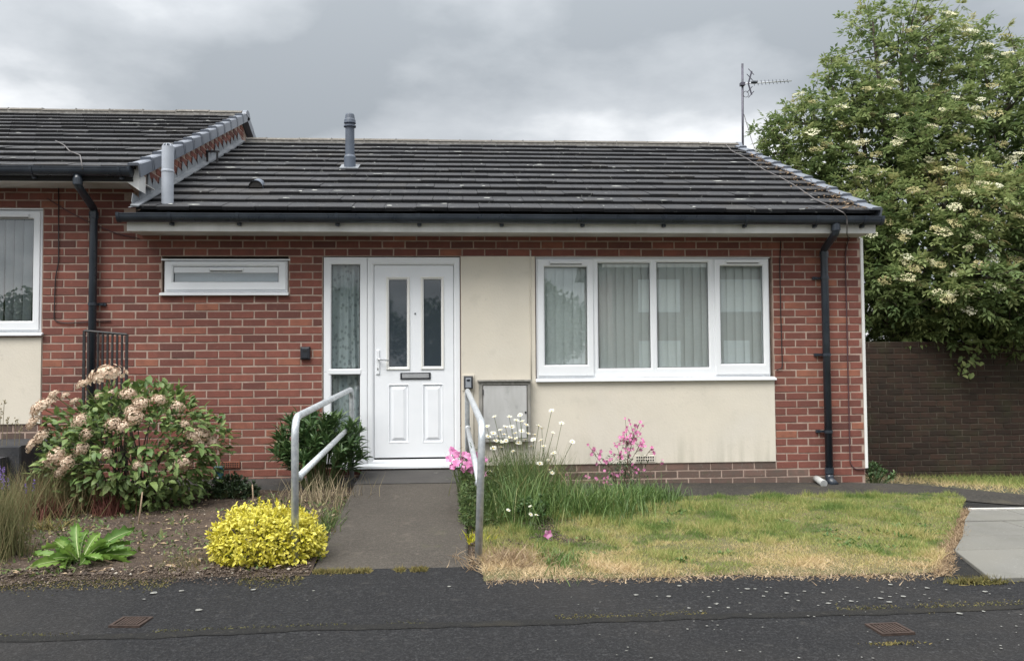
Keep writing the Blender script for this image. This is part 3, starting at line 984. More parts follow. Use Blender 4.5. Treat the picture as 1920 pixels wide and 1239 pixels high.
# small high window
b = MB()
o_ = rect(308, 489.5, 538, 546)
gi = rect(325.5, 500, 522, 528.5, .02)
b.frame((o_[0] - .004, o_[1] + .004, o_[2] - .006, o_[3] + .004), (o_[0] + .028, o_[1] - .028, o_[2] + .028, o_[3] - .022), YF, .075, .008)
sw = b.build('window', 'upvc', bung)
b = MB()
b.frame((o_[0] + .010, o_[1] - .012, o_[2] + .016, o_[3] - .008), gi, YF - .018, .07, .016)
b.build('sash', 'upvc', sw)
b = MB(); gasket(b, gi, .026); b.build('gasket', 'rubber', sw)
pane(sw, gi, .036)
zb = azz(420, 511.5, .01)
b = MB()
b.cbox(gi[0] + .004, gi[1] - .004, .016, .034, zb, gi[3] - .004, .003)
b.build('glazing_bar', 'upvc', sw)
vent(sw, 393, 503, 456, 508, .014)
b = MB()
b.prism([(.02, o_[2] - .008), (.02, o_[2] - .030), (-.040, o_[2] - .042), (-.040, o_[2] - .022)], o_[0] - .035, o_[1] + .02, 'x')
b.build('sill', 'upvc', sw)
b = MB()
b.box(o_[0] - .03, o_[1] + .03, -.006, .012, o_[3] + .006, o_[3] + .020)
b.build('head_trim', 'upvc', sw)
# neighbour's window, partly out of the picture
b = MB()
no = (-5.6, -3.982, zline(11) + .035, zline(-5) - .018)
ng = (no[0] + .1, ax(63.5, 500, .03), azz(50, 602, .03), azz(50, 411, .03))
b.frame((no[0], no[1], no[2], no[3]), (ng[0] - .03, ng[1] + .035, ng[2] - .035, ng[3] + .045), YF, .075, .008)
nw = b.build('window', 'upvc', neigh)
b = MB()
b.frame((no[0] + .01, no[1] - .018, no[2] + .02, no[3] - .014), ng, YF - .016, .07, .014)
b.build('sash', 'upvc', nw)
b = MB(); gasket(b, ng, .030); b.build('gasket', 'rubber', nw)
pane(nw, ng, .040)
vent(nw, -60, 402, 55, 407.5, YF - .016)
b = MB()
b.prism([(.02, no[2] - .002), (.02, no[2] - .022), (-.045, no[2] - .036), (-.045, no[2] - .020)], -5.7, no[1] + .03, 'x')
b.build('sill', 'upvc', nw)
b = MB()
b.box(no[0], no[1] + .01, -.008, .012, no[3] + .003, no[3] + .014)
b.build('head_trim', 'upvc', nw)

# ------------------------------------------------------------------ door and side light
dw = (-1.292, .050, zline(28) + .004, zline(1) - .008)
xm = ax(688, 680)
b = MB()
sg1 = rect(622, 497, 674.5, 691, .03)
sg2 = rect(622, 703, 674.5, 846, .03)
zm = (sg1[2] + sg2[3]) / 2
b.frame((dw[0], xm, zm, dw[3]), sg1, YF - .004, .08, .015)
b.frame((dw[0], xm, dw[2] + .035, zm), sg2, YF - .004, .08, .015)
side = b.build('side_light', 'upvc', bung)
b = MB()
b.cbox(sg1[0] - .03, sg1[1] + .015, YF - .010, YF + .01, sg2[3] + .006, sg1[2] - .006, .006)
b.build('transom', 'upvc', side)
for g in (sg1, sg2):
    b = MB(); gasket(b, g, .030); b.build('gasket', 'rubber', side)
    pane(side, g, .036, 'side_glass')
leaf = rect(702, 498, 850.5, 857, .03)
b = MB()
b.frame((xm + .004, dw[1], dw[2] + .03, dw[3]), (leaf[0] - .004, leaf[1] + .004, leaf[2] - .02, leaf[3] + .004), YF - .006, .08, .02, yg=.03)
dfr = b.build('door_frame', 'upvc', bung)
b = MB()
b.prism([(.06, dw[2] + .034), (.06, dw[2] - .002), (-.045, dw[2] - .012), (-.045, dw[2] + .010), (-.01, dw[2] + .030)], dw[0] + .10, dw[1] + .004, 'x')
b.build('threshold', 'upvc', dfr)
DG = [rect(729.5, 524.5, 763, 687.5, .03), rect(794.5, 524, 827, 686.5, .03)]
DP = [rect(728.5, 720, 766.5, 830.5, .03), rect(792.5, 719, 831, 829.5, .03)]
YD = .030
b = MB()
# the leaf: a slab with holes for the glass and sunk panels
xs = sorted({leaf[0], leaf[1], *[q for r in DG + DP for q in r[:2]]})
backing(b, leaf[0], leaf[1], leaf[2], leaf[3], DG + DP, YD, YD + .044)
for r in DP:
    def ins(d, y): return (r[0] + d, r[1] - d, r[2] + d, r[3] - d, y)
    b.loft([ins(0, YD), ins(.006, YD - .004), ins(.012, YD + .010), ins(.024, YD + .011), ins(.050, YD - .002), ins(.053, YD - .003)], cap1=True)
door = b.build('door', 'door_white', bung)
for r in DG:
    b = MB()
    o2 = (r[0] - .028, r[1] + .028, r[2] - .030, r[3] + .028)
    b.frame(o2, r, YD - .012, YD + .002, .018, yg=YD + .006)
    b.build('glazing_bead', 'bead_white', door)
    pane(door, r, YD + .012, 'door_glass')
    b = MB(); gasket(b, r, YD + .008); b.build('gasket', 'rubber', door)
lb = rect(750.5, 698.5, 807.5, 711, .02)
b = MB()
b.frame(lb, (lb[0] + .014, lb[1] - .014, lb[2] + .010, lb[3] - .010), YD - .012, YD + .001, .004, yg=YD - .004)
lbo = b.build('letterbox', 'key_safe_black', door)
b = MB()
b.cbox(lb[0] + .015, lb[1] - .015, YD - .011, YD - .003, lb[2] + .011, lb[3] - .011, .004)
b.build('flap', 'aluminium', lbo)
hp = rect(705, 656, 712, 702, .02)
b = MB()
b.cbox(hp[0], hp[1], YD - .014, YD + .001, hp[2], hp[3], .006)
hn = b.build('handle', 'upvc', door)
h0, h1 = at(708.5, 673, -.02), at(729, 676, -.02)
b = MB()
b.tube(arc([(h0.x, YD - .01, h0.z), (h0.x, YD - .055, h0.z), (h1.x, YD - .055, h1.z)], .02), .0085, 10)
b.build('lever', 'chrome', hn, smooth=True)
kh = at(708.5, 692, .016)
b = MB()
b.cbox(kh.x - .004, kh.x + .004, YD - .017, YD - .012, kh.z - .012, kh.z + .012, .001)
b.build('keyhole', 'key_safe_black', hn)
ph = at(778.5, 588, .03)
b = MB()
b.tube([(ph.x, YD + .002, ph.z), (ph.x, YD - .006, ph.z)], .008, 12)
b.build('peephole', 'key_safe_black', door)
# dark hall and rooms behind the glass
b = MB()
def shell(b, x0, x1, y0, y1, z0, z1):
    for q in ((x0, x1, y1, y1 + .02, z0, z1), (x0 - .02, x0, y0, y1, z0, z1), (x1, x1 + .02, y0, y1, z0, z1), (x0, x1, y0, y1, z0 - .02, z0), (x0, x1, y0, y1, z1, z1 + .02)):
        b.box(*q)
shell(b, -1.33, .09, .205, 2.2, .10, 2.34)
shell(b, .115, 3.7, .205, 3.2, .10, 2.34)
shell(b, -3.05, -1.36, .205, 1.6, .10, 2.34)
b.build('room_lining', 'room_dark', bung)
b = MB()
shell(b, -8.0, -3.3, .205, 3.2, .3, 2.78)
b.build('room_lining', 'room_dark', neigh)

# ------------------------------------------------------------------ blinds and curtains
vb = thing('vertical_blind', 'closed grey-green vertical blind hanging behind the four-light window', 'blind', (2.0, .12, 1.0))
x = .84
while x < 3.20:
    b = MB()
    n = 6
    a = math.radians(random.uniform(6, 10))
    vs, fs = [], []
    for i in range(n + 1):
        t = i / n - .5
        px_, py_ = x + .048 + t * .098 * math.cos(a), .092 + t * .098 * math.sin(a) - .006 * math.cos(t * math.pi)
        sw_ = random.uniform(-.003, .003) if i == 0 else sw_
        vs += [(px_ + sw_, py_, 1.02), (px_, py_, 2.19)]
    for i in range(n):
        fs.append((2 * i, 2 * i + 2, 2 * i + 3, 2 * i + 1))
    b.add(vs, fs).build('slat', 'blind', vb, smooth=True)
    x += .0885
b = MB()
b.box(.83, 3.2, .07, .12, 2.185, 2.215)
b.build('headrail', 'upvc', vb)
vb2 = thing('vertical_blind', 'half-open pale vertical blind in the neighbouring house window', 'blind', (-4.6, .12, 1.5))
x = -5.45
while x < -4.0:
    a = math.radians(random.uniform(48, 66))
    b = MB()
    cx_ = x + .04
    dxx, dyy = .043 * math.cos(a), .043 * math.sin(a)
    lean = random.uniform(-.012, .012)
    b.add([(cx_ - dxx + lean, .13 - dyy, 1.50), (cx_ + dxx + lean, .13 + dyy, 1.50), (cx_ + dxx, .13 + dyy, 2.66), (cx_ - dxx, .13 - dyy, 2.66)], [(0, 1, 2, 3)])
    b.build('slat', 'pale_blind', vb2)
    x += .089
b = MB()
b.box(-5.5, -4.0, .10, .16, 2.655, 2.68)
b.build('headrail', 'upvc', vb2)
def curtain(x0, x1, z0, z1, y, amp, waves, name, label, mat, border=True):
    n, m = 90, 40
    u, v = np.meshgrid(np.linspace(0, 1, n), np.linspace(0, 1, m))
    X = x0 + (x1 - x0) * u + .01 * np.sin(v * 5 + u * 9)
    Y = y + amp * np.sin(u * waves * 2 * math.pi + 1.2 * np.sin(v * 2.3)) + amp * .5 * np.sin(u * waves * 4.7 + 1)
    Z = z0 + (z1 - z0) * v
    V = np.stack([X, Y, Z], -1).reshape(-1, 3)
    i = (np.arange(m - 1)[:, None] * n + np.arange(n - 1)[None]).ravel()
    F = np.stack([i, i + 1, i + n + 1, i + n], 1)
    o = link(name, mesh_np(name, V, F, None, True), mat)
    return tag(o, label, 'curtain')
# lace: a net with a leafy pattern of denser thread
m = MAT['lace']
nt = m.node_tree
tc_ = _n(nt, 'ShaderNodeTexCoord')
vo = _n(nt, 'ShaderNodeTexVoronoi')
vo.inputs['Scale'].default_value = 26
mp = _n(nt, 'ShaderNodeMapping')
mp.inputs['Scale'].default_value = (1, .02, .75)
nt.links.new(tc_.outputs['Object'], mp.inputs[0])
nt.links.new(mp.outputs[0], vo.inputs['Vector'])
f = _map(nt, vo.outputs['Distance'], .25, .42, .62, .95)
tp = _n(nt, 'ShaderNodeBsdfTransparent')
ms = _n(nt, 'ShaderNodeMixShader')
old = [l.from_socket for l in nt.links if l.to_node.type == 'OUTPUT_MATERIAL'][0]
nt.links.new(f, ms.inputs[0])
nt.links.new(tp.outputs[0], ms.inputs[1])
nt.links.new(old, ms.inputs[2])
nt.links.new(ms.outputs[0], nt.nodes['Material Output'].inputs['Surface'])
curtain(-1.255, -.90, .22, 2.15, .115, .013, 5, 'lace_curtain', 'white lace net curtain behind the narrow glass beside the door', 'lace')
b = MB()
b.box(-2.80, -1.68, .10, .104, 1.86, 2.2)
tag(b.build('roller_blind', 'frosted_blind'), 'blue-grey blind behind the small high letterbox-shaped window', 'blind')

# ------------------------------------------------------------------ roofs
YE, YR = -.40, 3.635
ZE, ZR = 2.593, 4.280
SL = math.hypot(YR - YE, ZR - ZE)
SA = math.atan2(ZR - ZE, YR - YE)
GAU = SL / 12.75
TW = .300
def rp(x, s, h, ze=ZE):
    """point on a front roof slope: s up the slope from the eave, h above it"""
    return (x, YE + s * math.cos(SA) - h * math.sin(SA), ze + s * math.sin(SA) + h * math.cos(SA))
def roofpt(px, py, h=0.0, ze=ZE):
    d = ray(px, py)
    n = np.array([0, -math.sin(SA), math.cos(SA)])
    o = np.array([0, YE, ze]) + n * h
    t = ((o - CAM) @ n) / (d @ n)
    return Vector(CAM + d * t)
def deck(x0, x1, ze, parent):
    b = MB()
    e = SL - .02
    b.add([rp(x0, -.02, -.02, ze), rp(x1, -.02, -.02, ze), rp(x1, e, -.02, ze), rp(x0, e, -.02, ze),
           rp(x0, -.02, -.10, ze), rp(x1, -.02, -.10, ze), rp(x1, e, -.10, ze), rp(x0, e, -.10, ze)],
          [(0, 1, 2, 3), (7, 6, 5, 4), (0, 4, 5, 1), (1, 5, 6, 2), (2, 6, 7, 3), (3, 7, 4, 0)])
    zr = ze + (ZR - ZE)
    yb = 2 * YR - YE
    b.add([(x0, YR, zr), (x1, YR, zr), (x1, yb, ze), (x0, yb, ze), (x0, YR, zr - .08), (x1, YR, zr - .08), (x1, yb, ze - .08), (x0, yb, ze - .08)],
          [(0, 1, 2, 3), (7, 6, 5, 4), (1, 5, 6, 2), (2, 6, 7, 3), (3, 7, 4, 0)])
    return b.build('roof', 'roof_felt', parent)
def tile_geo(x0, x1, s0, ze, r):
    """one flat interlocking tile, lower edge thick and proud of the tile below"""
    j = lambda a: random.uniform(-a, a)
    g = .0022
    th, s1 = .030, s0 + GAU + .045
    lift = .014 + j(.003)
    dh = j(.0035)
    s0 = s0 + j(.005)
    low, up = -.006, 0
    lo = [rp(x0 + g, s0, lift + th + dh, ze), rp(x1 - g, s0 + j(.003), lift + th + dh + j(.002), ze)]
    ed = [rp(x0 + g, s0 + .006, lift + th + .006 + dh, ze), rp(x1 - g, s0 + .006, lift + th + .006 + dh, ze)]
    bt = [rp(x0 + g, s0 + .003, lift - .004, ze), rp(x1 - g, s0 + .003, lift - .004, ze)]
    tp_ = [rp(x0 + g, s1, .012, ze), rp(x1 - g, s1, .012, ze)]
    tb = [rp(x0 + g, s1, -.012, ze), rp(x1 - g, s1, -.012, ze)]
    vs = bt + lo + ed + tp_ + tb
    fs = [(0, 1, 3, 2), (2, 3, 5, 4), (4, 5, 7, 6), (6, 7, 9, 8), (8, 9, 1, 0), (0, 2, 4, 6, 8), (1, 9, 7, 5, 3)]
    return vs, fs
def tiles(parent, x0, x1, ze, nsep, xvis=None):
    allt = []
    for c in range(13):
        off = 0 if c % 2 else TW / 2
        x = x1 + off if off == 0 else x1 - TW / 2 + TW
        x = x1
        first = TW / 2 if c % 2 else TW
        while x > x0 + .02:
            w = first
            first = TW
            allt.append((c, max(x - w, x0), x))
            x -= w
    allt.sort(key=lambda q: (0 if xvis is None or q[2] > xvis else 50) + q[0] - (q[2] - q[1]) * .5)
    rest = MB()
    for i, (c, a, b_) in enumerate(allt):
        s0 = c * GAU
        vs, fs = tile_geo(a, b_, s0, ze, c)
        t = random.betavariate(2, 2) * .85
        if random.random() < .05: t = 1
        if i < nsep:
            q = MB(); q.cur = t
            q.add(vs, fs).build('roof_tile', 'tile', parent, tint=True)
        else:
            rest.cur = t
            rest.add(vs, fs)
    if rest.v:
        kind(rest.build('roof_tiling', 'tile', parent, tint=True), 'stuff')
roof = deck(-2.96, 4.13, ZE, bung)
tiles(roof, -2.955, 4.135, ZE, 300)
ZEN = 2.9695
nroof = deck(-9.0, -2.99, ZEN, neigh)
tiles(nroof, -9.0, -2.965, ZEN, 300, -6.3)
def ridges(parent, x0, x1, ze, xm=None):
    zr = ze + ZR - ZE
    x = x1
    rest = MB()
    mo = MB()
    while x > x0:
        a = max(x - .45, x0)
        b = MB() if (xm is None or x > xm) else rest
        b.cur = random.random()
        dz = random.uniform(-.006, .006)
        n = 9
        vs, fs = [], []
        for (xx, rr) in ((a + .006, .118), (a + .012, .122), (x - .012, .122), (x - .005, .118)):
            for k in range(n):
                t = math.radians(-62 + 124 * k / (n - 1))
                vs.append((xx, YR + rr * 1.25 * math.sin(t), zr + dz - .020 + rr * .82 * math.cos(t)))
        for i in range(3):
            for k in range(n - 1):
                fs.append((i * n + k, i * n + k + 1, (i + 1) * n + k + 1, (i + 1) * n + k))
        fs.append(tuple(range(n)))
        fs.append(tuple(reversed([3 * n + k for k in range(n)])))
        b.add(vs, fs)
        if b is not rest:
            b.build('ridge_tile', 'ridge_tile', parent, tint=True)
        mo.box(a - .005, a + .007, YR - .118, YR + .118, zr - .05, zr + .062)
        x -= .45
    if rest.v: kind(rest.build('ridge_tiling', 'ridge_tile', parent, tint=True), 'stuff')
    mo.box(x0, x1 - .004, YR - .125, YR + .125, zr - .08, zr + .028)
    mo.build('ridge_bedding', 'ridge_mortar', parent)
ridges(roof, -2.90, 4.13, ZE)
ridges(nroof, -9.0, -2.96, ZEN, -6.4)
# dry-verge caps stepping up each gable edge
def verge(parent, xo, ze, side, n=13, back=5):
    for i in range(n):
        s0, s1 = i * GAU - .045, (i + 1) * GAU + .012
        x_in, x_out = xo - side * .085, xo + side * .022
        def sec(s, h0, gr):
            return [rp(x_in, s, h0 + .012 + gr, ze), rp(x_in + side * .01, s, h0 + .022 + gr, ze), rp(x_out - side * .012, s, h0 + .026 + gr, ze), rp(x_out + side * gr, s, h0 + .014 + gr, ze),
                    rp(x_out + side * gr, s, -.055, ze), rp(x_out - side * .012, s, -.055, ze), rp(x_out - side * .012, s, h0 + .002, ze), rp(x_in, s, h0 + .002, ze)]
        A = [sec(s0, .052, .004), sec(s0 + .03, .050, .004), sec(s0 + .04, .048, 0), sec(s1, .026, 0)]
        vs = [p for q in A for p in q]
        fs = [tuple(reversed(range(8))), tuple(24 + k for k in range(8))]
        for r in range(3):
            for k in range(8):
                k2 = (k + 1) % 8
                fs.append((r * 8 + k, r * 8 + k2, r * 8 + 8 + k2, r * 8 + 8 + k))
        q = MB()
        q.add(vs, fs).build('verge_cap', 'verge_plastic', parent)
    # the same edge going down the far slope
    zr, q = ze + ZR - ZE, MB()
    for i in range(back):
        a0, a1 = i * GAU, (i + 1) * GAU + .01
        for (x0, x1, h0, h1) in ((xo - side * .085, xo + side * .022, -.055, .05),):
            f = lambda s, h: (YR + s * math.cos(SA) + h * math.sin(SA), zr - s * math.sin(SA) + h * math.cos(SA))
            q.prism([f(a0, h0), f(a1, h0), f(a1, h1 + .008), f(a0, h1 - .006)], min(x0, x1), max(x0, x1), 'x')
    q.build('far_verge', 'verge_plastic', parent)
    q = MB()
    q.prism([(YR + .135 * math.sin(t), zr - .02 + .108 * math.cos(t)) for t in np.linspace(-1.35, 1.35, 9)], xo - .03, xo + .026, 'x')
    q.build('ridge_end_cap', 'verge_plastic', parent, smooth=False)
verge(nroof, -2.925, ZEN, 1)
verge(roof, 4.150, ZE, 1)
# gable of the neighbour standing above the bungalow's roof, with stepped lead flashing
XGB = -2.992
b = MB()
b.prism([(-.36, 2.45), (0, 2.45), (YR, ZEN + ZR - ZE - .08), (2 * YR, 2.45), (2 * YR, 2.3), (-.0, 2.3)] and
        [(.03, 2.2), (2 * YR, 2.2), (2 * YR, 2.5 + .38), (YR, ZEN + ZR - ZE - .06), (YE + .02, ZEN - .04), (.03, ZEN - .16)], XGB - .10, XGB, 'x')
gab = b.build('gable_wall', 'mortar', neigh)
gbr = MB()
for k in range(-30, 2):
    z0, z1 = zline(k + 1) + JO / 2, zline(k) - JO / 2
    y0 = .02 if z1 < ZEN - .15 else max(0.02, (z1 - ZEN + .05) / math.tan(SA) + YE)
    off = BL / 2 if k % 2 else 0
    lo_y = max(.02, (z1 - ZEN + .09) / math.tan(SA) + YE)
    hi_y = (z0 - ZE + .02) / math.tan(SA) + YE
    i = math.floor((lo_y - off) / BL)
    while off + i * BL < min(hi_y, YR):
        a, c = max(lo_y, off + i * BL) + JO / 2, min(off + (i + 1) * BL, min(hi_y, YR) + .1) - JO / 2
        i += 1
        if c - a < .03: continue
        vs, fs = brick_mesh(a, c, z0, z1, 0, .02)
        gbr.cur = random.betavariate(2, 2)
        gbr.add([(XGB + .006 - v[1] + .0, v[0], v[2]) for v in vs], [tuple(reversed(f)) for f in fs])
kind(gbr.build('brickwork', 'brick', gab, tint=True), 'stuff')
nt_ = 22
for i in range(nt_):
    s0, s1 = .0 + i * (SL - .05) / nt_, .0 + (i + 1) * (SL - .05) / nt_
    hb = .06
    hmax = .115 + random.uniform(-.02, .03)
    if i < 2: hmax = .10 + .02 * i
    xo = XGB + .012 + .003 * (i % 2)
    P = [rp(0, s0 - .01, .03), rp(0, s1 + .01, .03), rp(0, s1 + .01, .065 + random.uniform(0, .015)), rp(0, s0 + (s1 - s0) * .25, hmax + .055), rp(0, s0 - .005, hmax - .01)]
    q = MB()
    q.prism([(p[1], p[2]) for p in P], xo, xo + .004, 'x')
    q.build('lead_flashing', 'lead', gab)
q = MB()
q.add([rp(XGB + .01, -.04, .065), rp(XGB + .085, -.05, .058), rp(XGB + .075, SL - .1, .052), rp(XGB + .01, SL - .1, .075),
       rp(XGB + .01, -.04, .045), rp(XGB + .085, -.05, .048), rp(XGB + .075, SL - .1, .03), rp(XGB + .01, SL - .1, .03)],
      [(0, 1, 2, 3), (4, 5, 1, 0), (5, 6, 2, 1)])
q.build('lead_apron', 'lead', gab)
pz = [at(222 + 18, 399, YE - .02), at(262, 352, -.05), at(300, 340, .1)]
q = MB()
q.prism([(YE - .06, ZE + .02), (-.05, ZE + .17), (-.02, ZE + .46), (.10, ZEN - .05), (.16, ZE + .16)], XGB - .012, XGB + .018, 'x')
q.build('lead_flashing', 'lead', gab)

# ------------------------------------------------------------------ eaves: soffit, fascia, gutter, pipes
def eaves(parent, x0, x1, ze, zf, zb, gz, gx0, gx1, brks, capr=True):
    b = MB()
    b.cbox(x0, x1, -.368, -.350, zb, zf + .10, .003)
    b.build('fascia', 'fascia_white', parent)
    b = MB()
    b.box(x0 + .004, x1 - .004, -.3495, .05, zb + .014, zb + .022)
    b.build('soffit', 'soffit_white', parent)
    # half-round gutter
    n = 12
    R_, yc = .058, -.368 - .060
    b = MB()
    vs, fs = [], []
    prof = [(yc - R_ - .004, gz + .004), (yc - R_ - .004, gz - .004)] + [(yc + R_ * math.cos(math.pi + math.pi * k / n), gz - .008 + R_ * 1.15 * math.sin(math.pi + math.pi * k / n)) for k in range(n + 1)] + [(yc + R_, gz)]
    inner = [(yc + (R_ - .004) * math.cos(2 * math.pi - math.pi * k / n), gz - .008 + (R_ - .004) * 1.15 * math.sin(2 * math.pi - math.pi * k / n)) for k in range(n + 1)] + [(yc - R_ + .002, gz + .004)]
    prof += inner
    m = len(prof)
    for x in (gx0, gx1):
        vs += [(x, y, z) for y, z in prof]
    for k in range(m):
        fs.append((k, (k + 1) % m, m + (k + 1) % m, m + k))
    b.add(vs, fs)
    g = b.build('gutter', 'black_plastic', parent, smooth=False)
    for x, s in ((gx0, -1), (gx1, 1)):
        if x < -8: continue
        q = MB()
        pr = [(yc + (R_ + .005) * math.cos(math.pi + math.pi * k / n), gz - .008 + (R_ + .004) * 1.15 * math.sin(math.pi + math.pi * k / n)) for k in range(n + 1)]
        q.prism([(yc - R_ - .006, gz + .008)] + pr + [(yc + R_ + .005, gz + .008)], min(x - s * .02, x + s * .008), max(x - s * .02, x + s * .008), 'x')
        q.build('stop_end', 'black_plastic', g)
    for px in brks:
        x = at(px, 420, -.43).x
        q = MB()
        pr = [(yc + (R_ + .006) * math.cos(math.pi + math.pi * k / n), gz - .008 + (R_ + .006) * 1.15 * math.sin(math.pi + math.pi * k / n)) for k in range(n + 1)]
        q.prism([(yc - R_ - .008, gz + .008)] + pr + [(yc + R_ + .005, gz + .008)], x - .012, x + .012, 'x')
        q.box(x - .012, x + .012, yc + .01, -.3685, gz - .098, gz - .06)
        q.box(x - .02, x + .02, yc + .02, yc + .045, gz - .094, gz - .07)
        q.build('bracket', 'black_plastic', g)
    return g
ZB1, GZ1 = 2.408, 2.556
eaves(bung, -3.045, 4.150, ZE, 2.47, ZB1, GZ1, -3.095, 4.178, (320, 447, 632, 786, 941, 1093, 1246, 1398, 1530, 1619))
# white gable-end trim down the corner of the house
b = MB()
b.cbox(XC + .002, XC + .034, .004, .10, .06, ZB1 + .01, .004)
b.build('corner_trim', 'fascia_white', bung)
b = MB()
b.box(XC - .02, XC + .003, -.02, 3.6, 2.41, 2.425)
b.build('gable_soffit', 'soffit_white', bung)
ZBN = at(100, 341, -.37).z
GZN = at(100, 313, -.47).z
eaves(neigh, -9.0, at(262, 345, -.36).x, ZEN, ZBN + .05, ZBN, GZN, -9.0, at(243, 325, -.46).x, (60, 225))
q = MB()
xf = at(250, 345, -.36).x
q.prism([(xf - .04, ZBN + .075), (xf + .055, ZBN + .085), (xf + .055, ZBN - .075), (xf - .055, ZBN + .002)], -.373, -.20)
q.build('box_end', 'fascia_white', neigh)
def downpipe(parent, pts, r, clips, gut):
    b = MB()
    P = [Vector(p) for p in pts]
    b.tube(arc(P, .035, 5), r, 16)
    d = b.build('downpipe', 'black_plastic', parent, smooth=True)
    for p, ax2 in gut:
        q = MB()
        q.tube([Vector(p) + Vector(ax2) * -.03, Vector(p) + Vector(ax2) * .03], r + .007, 16)
        q.build('socket', 'black_plastic', d, smooth=False)
    for z, sgn in clips:
        x = P[-2].x + (P[-1].x - P[-2].x) * (P[-2].z - z) / max(.01, (P[-2].z - P[-1].z))
        q = MB()
        q.tube([(x, P[-1].y, z - .014), (x, P[-1].y, z + .014)], r + .006, 16)
        q.box(x + sgn * .085 - .022, x + sgn * .085 + .022, -.022, .002, z - .014, z + .014)
        q.box(min(x, x + sgn * .085), max(x, x + sgn * .085), -.034, -.014, z - .010, z + .010)
        q.build('clip', 'black_plastic', d)
    return d
YP = -.062
o1, e1, e2, f1 = at(1567, 421, -.428), at(1562, 438, -.40), at(1545.5, 468, YP), at(1555, 893, YP)
e2 = Vector(((e2.x + f1.x) / 2 - .004, YP, e2.z)); f1 = Vector((e2.x + .006, YP, f1.z))
dp = downpipe(bung, [(o1.x, -.428, GZ1 - .05), (o1.x, -.428, GZ1 - .150), (e2.x, YP, e2.z), (e2.x, YP, e2.z - .1), (f1.x, YP, f1.z)], .037,
              [(azz(1540, 522), -1), (azz(1540, 665), -1), (azz(1540, 808), -1)],
              [((o1.x, -.428, GZ1 - .10), (0, 0, 1)), ((e2.x, YP, e2.z - .05), (0, 0, 1)), ((f1.x, YP, f1.z + .06), (0, 0, 1))])
q = MB()
q.tube(arc([(f1.x, YP, f1.z + .02), (f1.x, YP, f1.z - .03), (f1.x + .01, YP - .09, f1.z - .075)], .04), [.042] * 9, 14)
q.build('shoe', 'black_plastic', dp, smooth=True)
n1_, n2_, n3_ = at(146, 328, -.428), at(176, 392, YP), at(174, 760, YP)
downpipe(neigh, [(n1_.x, -.428, GZN - .05), (n1_.x, -.428, GZN - .16), (n2_.x, YP, n2_.z), (n2_.x, YP, n2_.z - .1), (n2_.x - .004, YP, .12)], .036,
         [(azz(176, 571), 1)], [((n1_.x, -.428, GZN - .125), (0, 0, 1)), ((n2_.x, YP, n2_.z - .06), (0, 0, 1))])
# ================================================================== BOUNDARY WALL
YW = 2.40
bw_ = thing('boundary_wall', 'dark weathered brick boundary wall shaded by the flowering tree', 'wall', (6.5, YW, -.3))
ZW1 = at(1800, 640, YW).z
b = MB()
b.box(4.20, 10.5, YW + .008, YW + .215, -.55, ZW1)
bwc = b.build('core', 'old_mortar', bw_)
_save = (CRS, ZT)
CRS, ZT = .0778, ZW1
k1 = int((ZW1 + .42) / CRS)
bb = [q for q in lay(4.20, 10.5, 0, k1, [], jx=4.31)]
def wkey(q):
    return (50 if q[1] > 7.5 else 0) + (8 if q[0] < 3 else 0) - .02 * q[0] - (q[2] - q[1]) * 2
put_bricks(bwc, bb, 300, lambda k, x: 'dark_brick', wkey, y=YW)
CRS, ZT = _save

# ================================================================== FITTINGS ON THE HOUSES
def box_px(b, x0, y0, x1, y1, Y, d, c=.004):
    r = rect(x0, y0, x1, y1, Y)
    b.cbox(r[0], r[1], Y - d, Y, r[2], r[3], c)
    return r
# meter cabinet
mc = thing('meter_cabinet', 'grey timber-framed meter cabinet on the cream wall behind the daisies', 'cabinet', (.49, -.05, .38))
r = rect(898, 715, 994.5, 828, -.06)
b = MB()
b.frame(r, (r[0] + .038, r[1] - .030, r[2] + .03, r[3] - .036), -.085, -.0105, .004, yg=-.078)
b.build('frame', 'cabinet_wood', mc)
b = MB()
b.box(r[0] - .012, r[1] + .012, -.105, -.0105, r[3] + .001, r[3] + .016)
b.build('drip_board', 'cabinet_wood', mc)
b = MB()
b.cbox(r[0] + .043, r[1] - .036, -.082, -.060, r[2] + .034, r[3] - .041, .004)
cdoor = b.build('door', 'cabinet_door', mc)
p = at(985.5, 773, -.082)
b = MB()
b.tube([(p.x, -.082, p.z), (p.x, -.087, p.z)], .010, 12)
b.build('lock', 'black_metal', cdoor)
for zz_ in (r[3] - .10, r[2] + .12):
    b = MB()
    b.tube([(r[0] + .040, -.088, zz_ - .025), (r[0] + .040, -.088, zz_ + .025)], .006, 8)
    b.build('hinge', 'black_metal', mc)
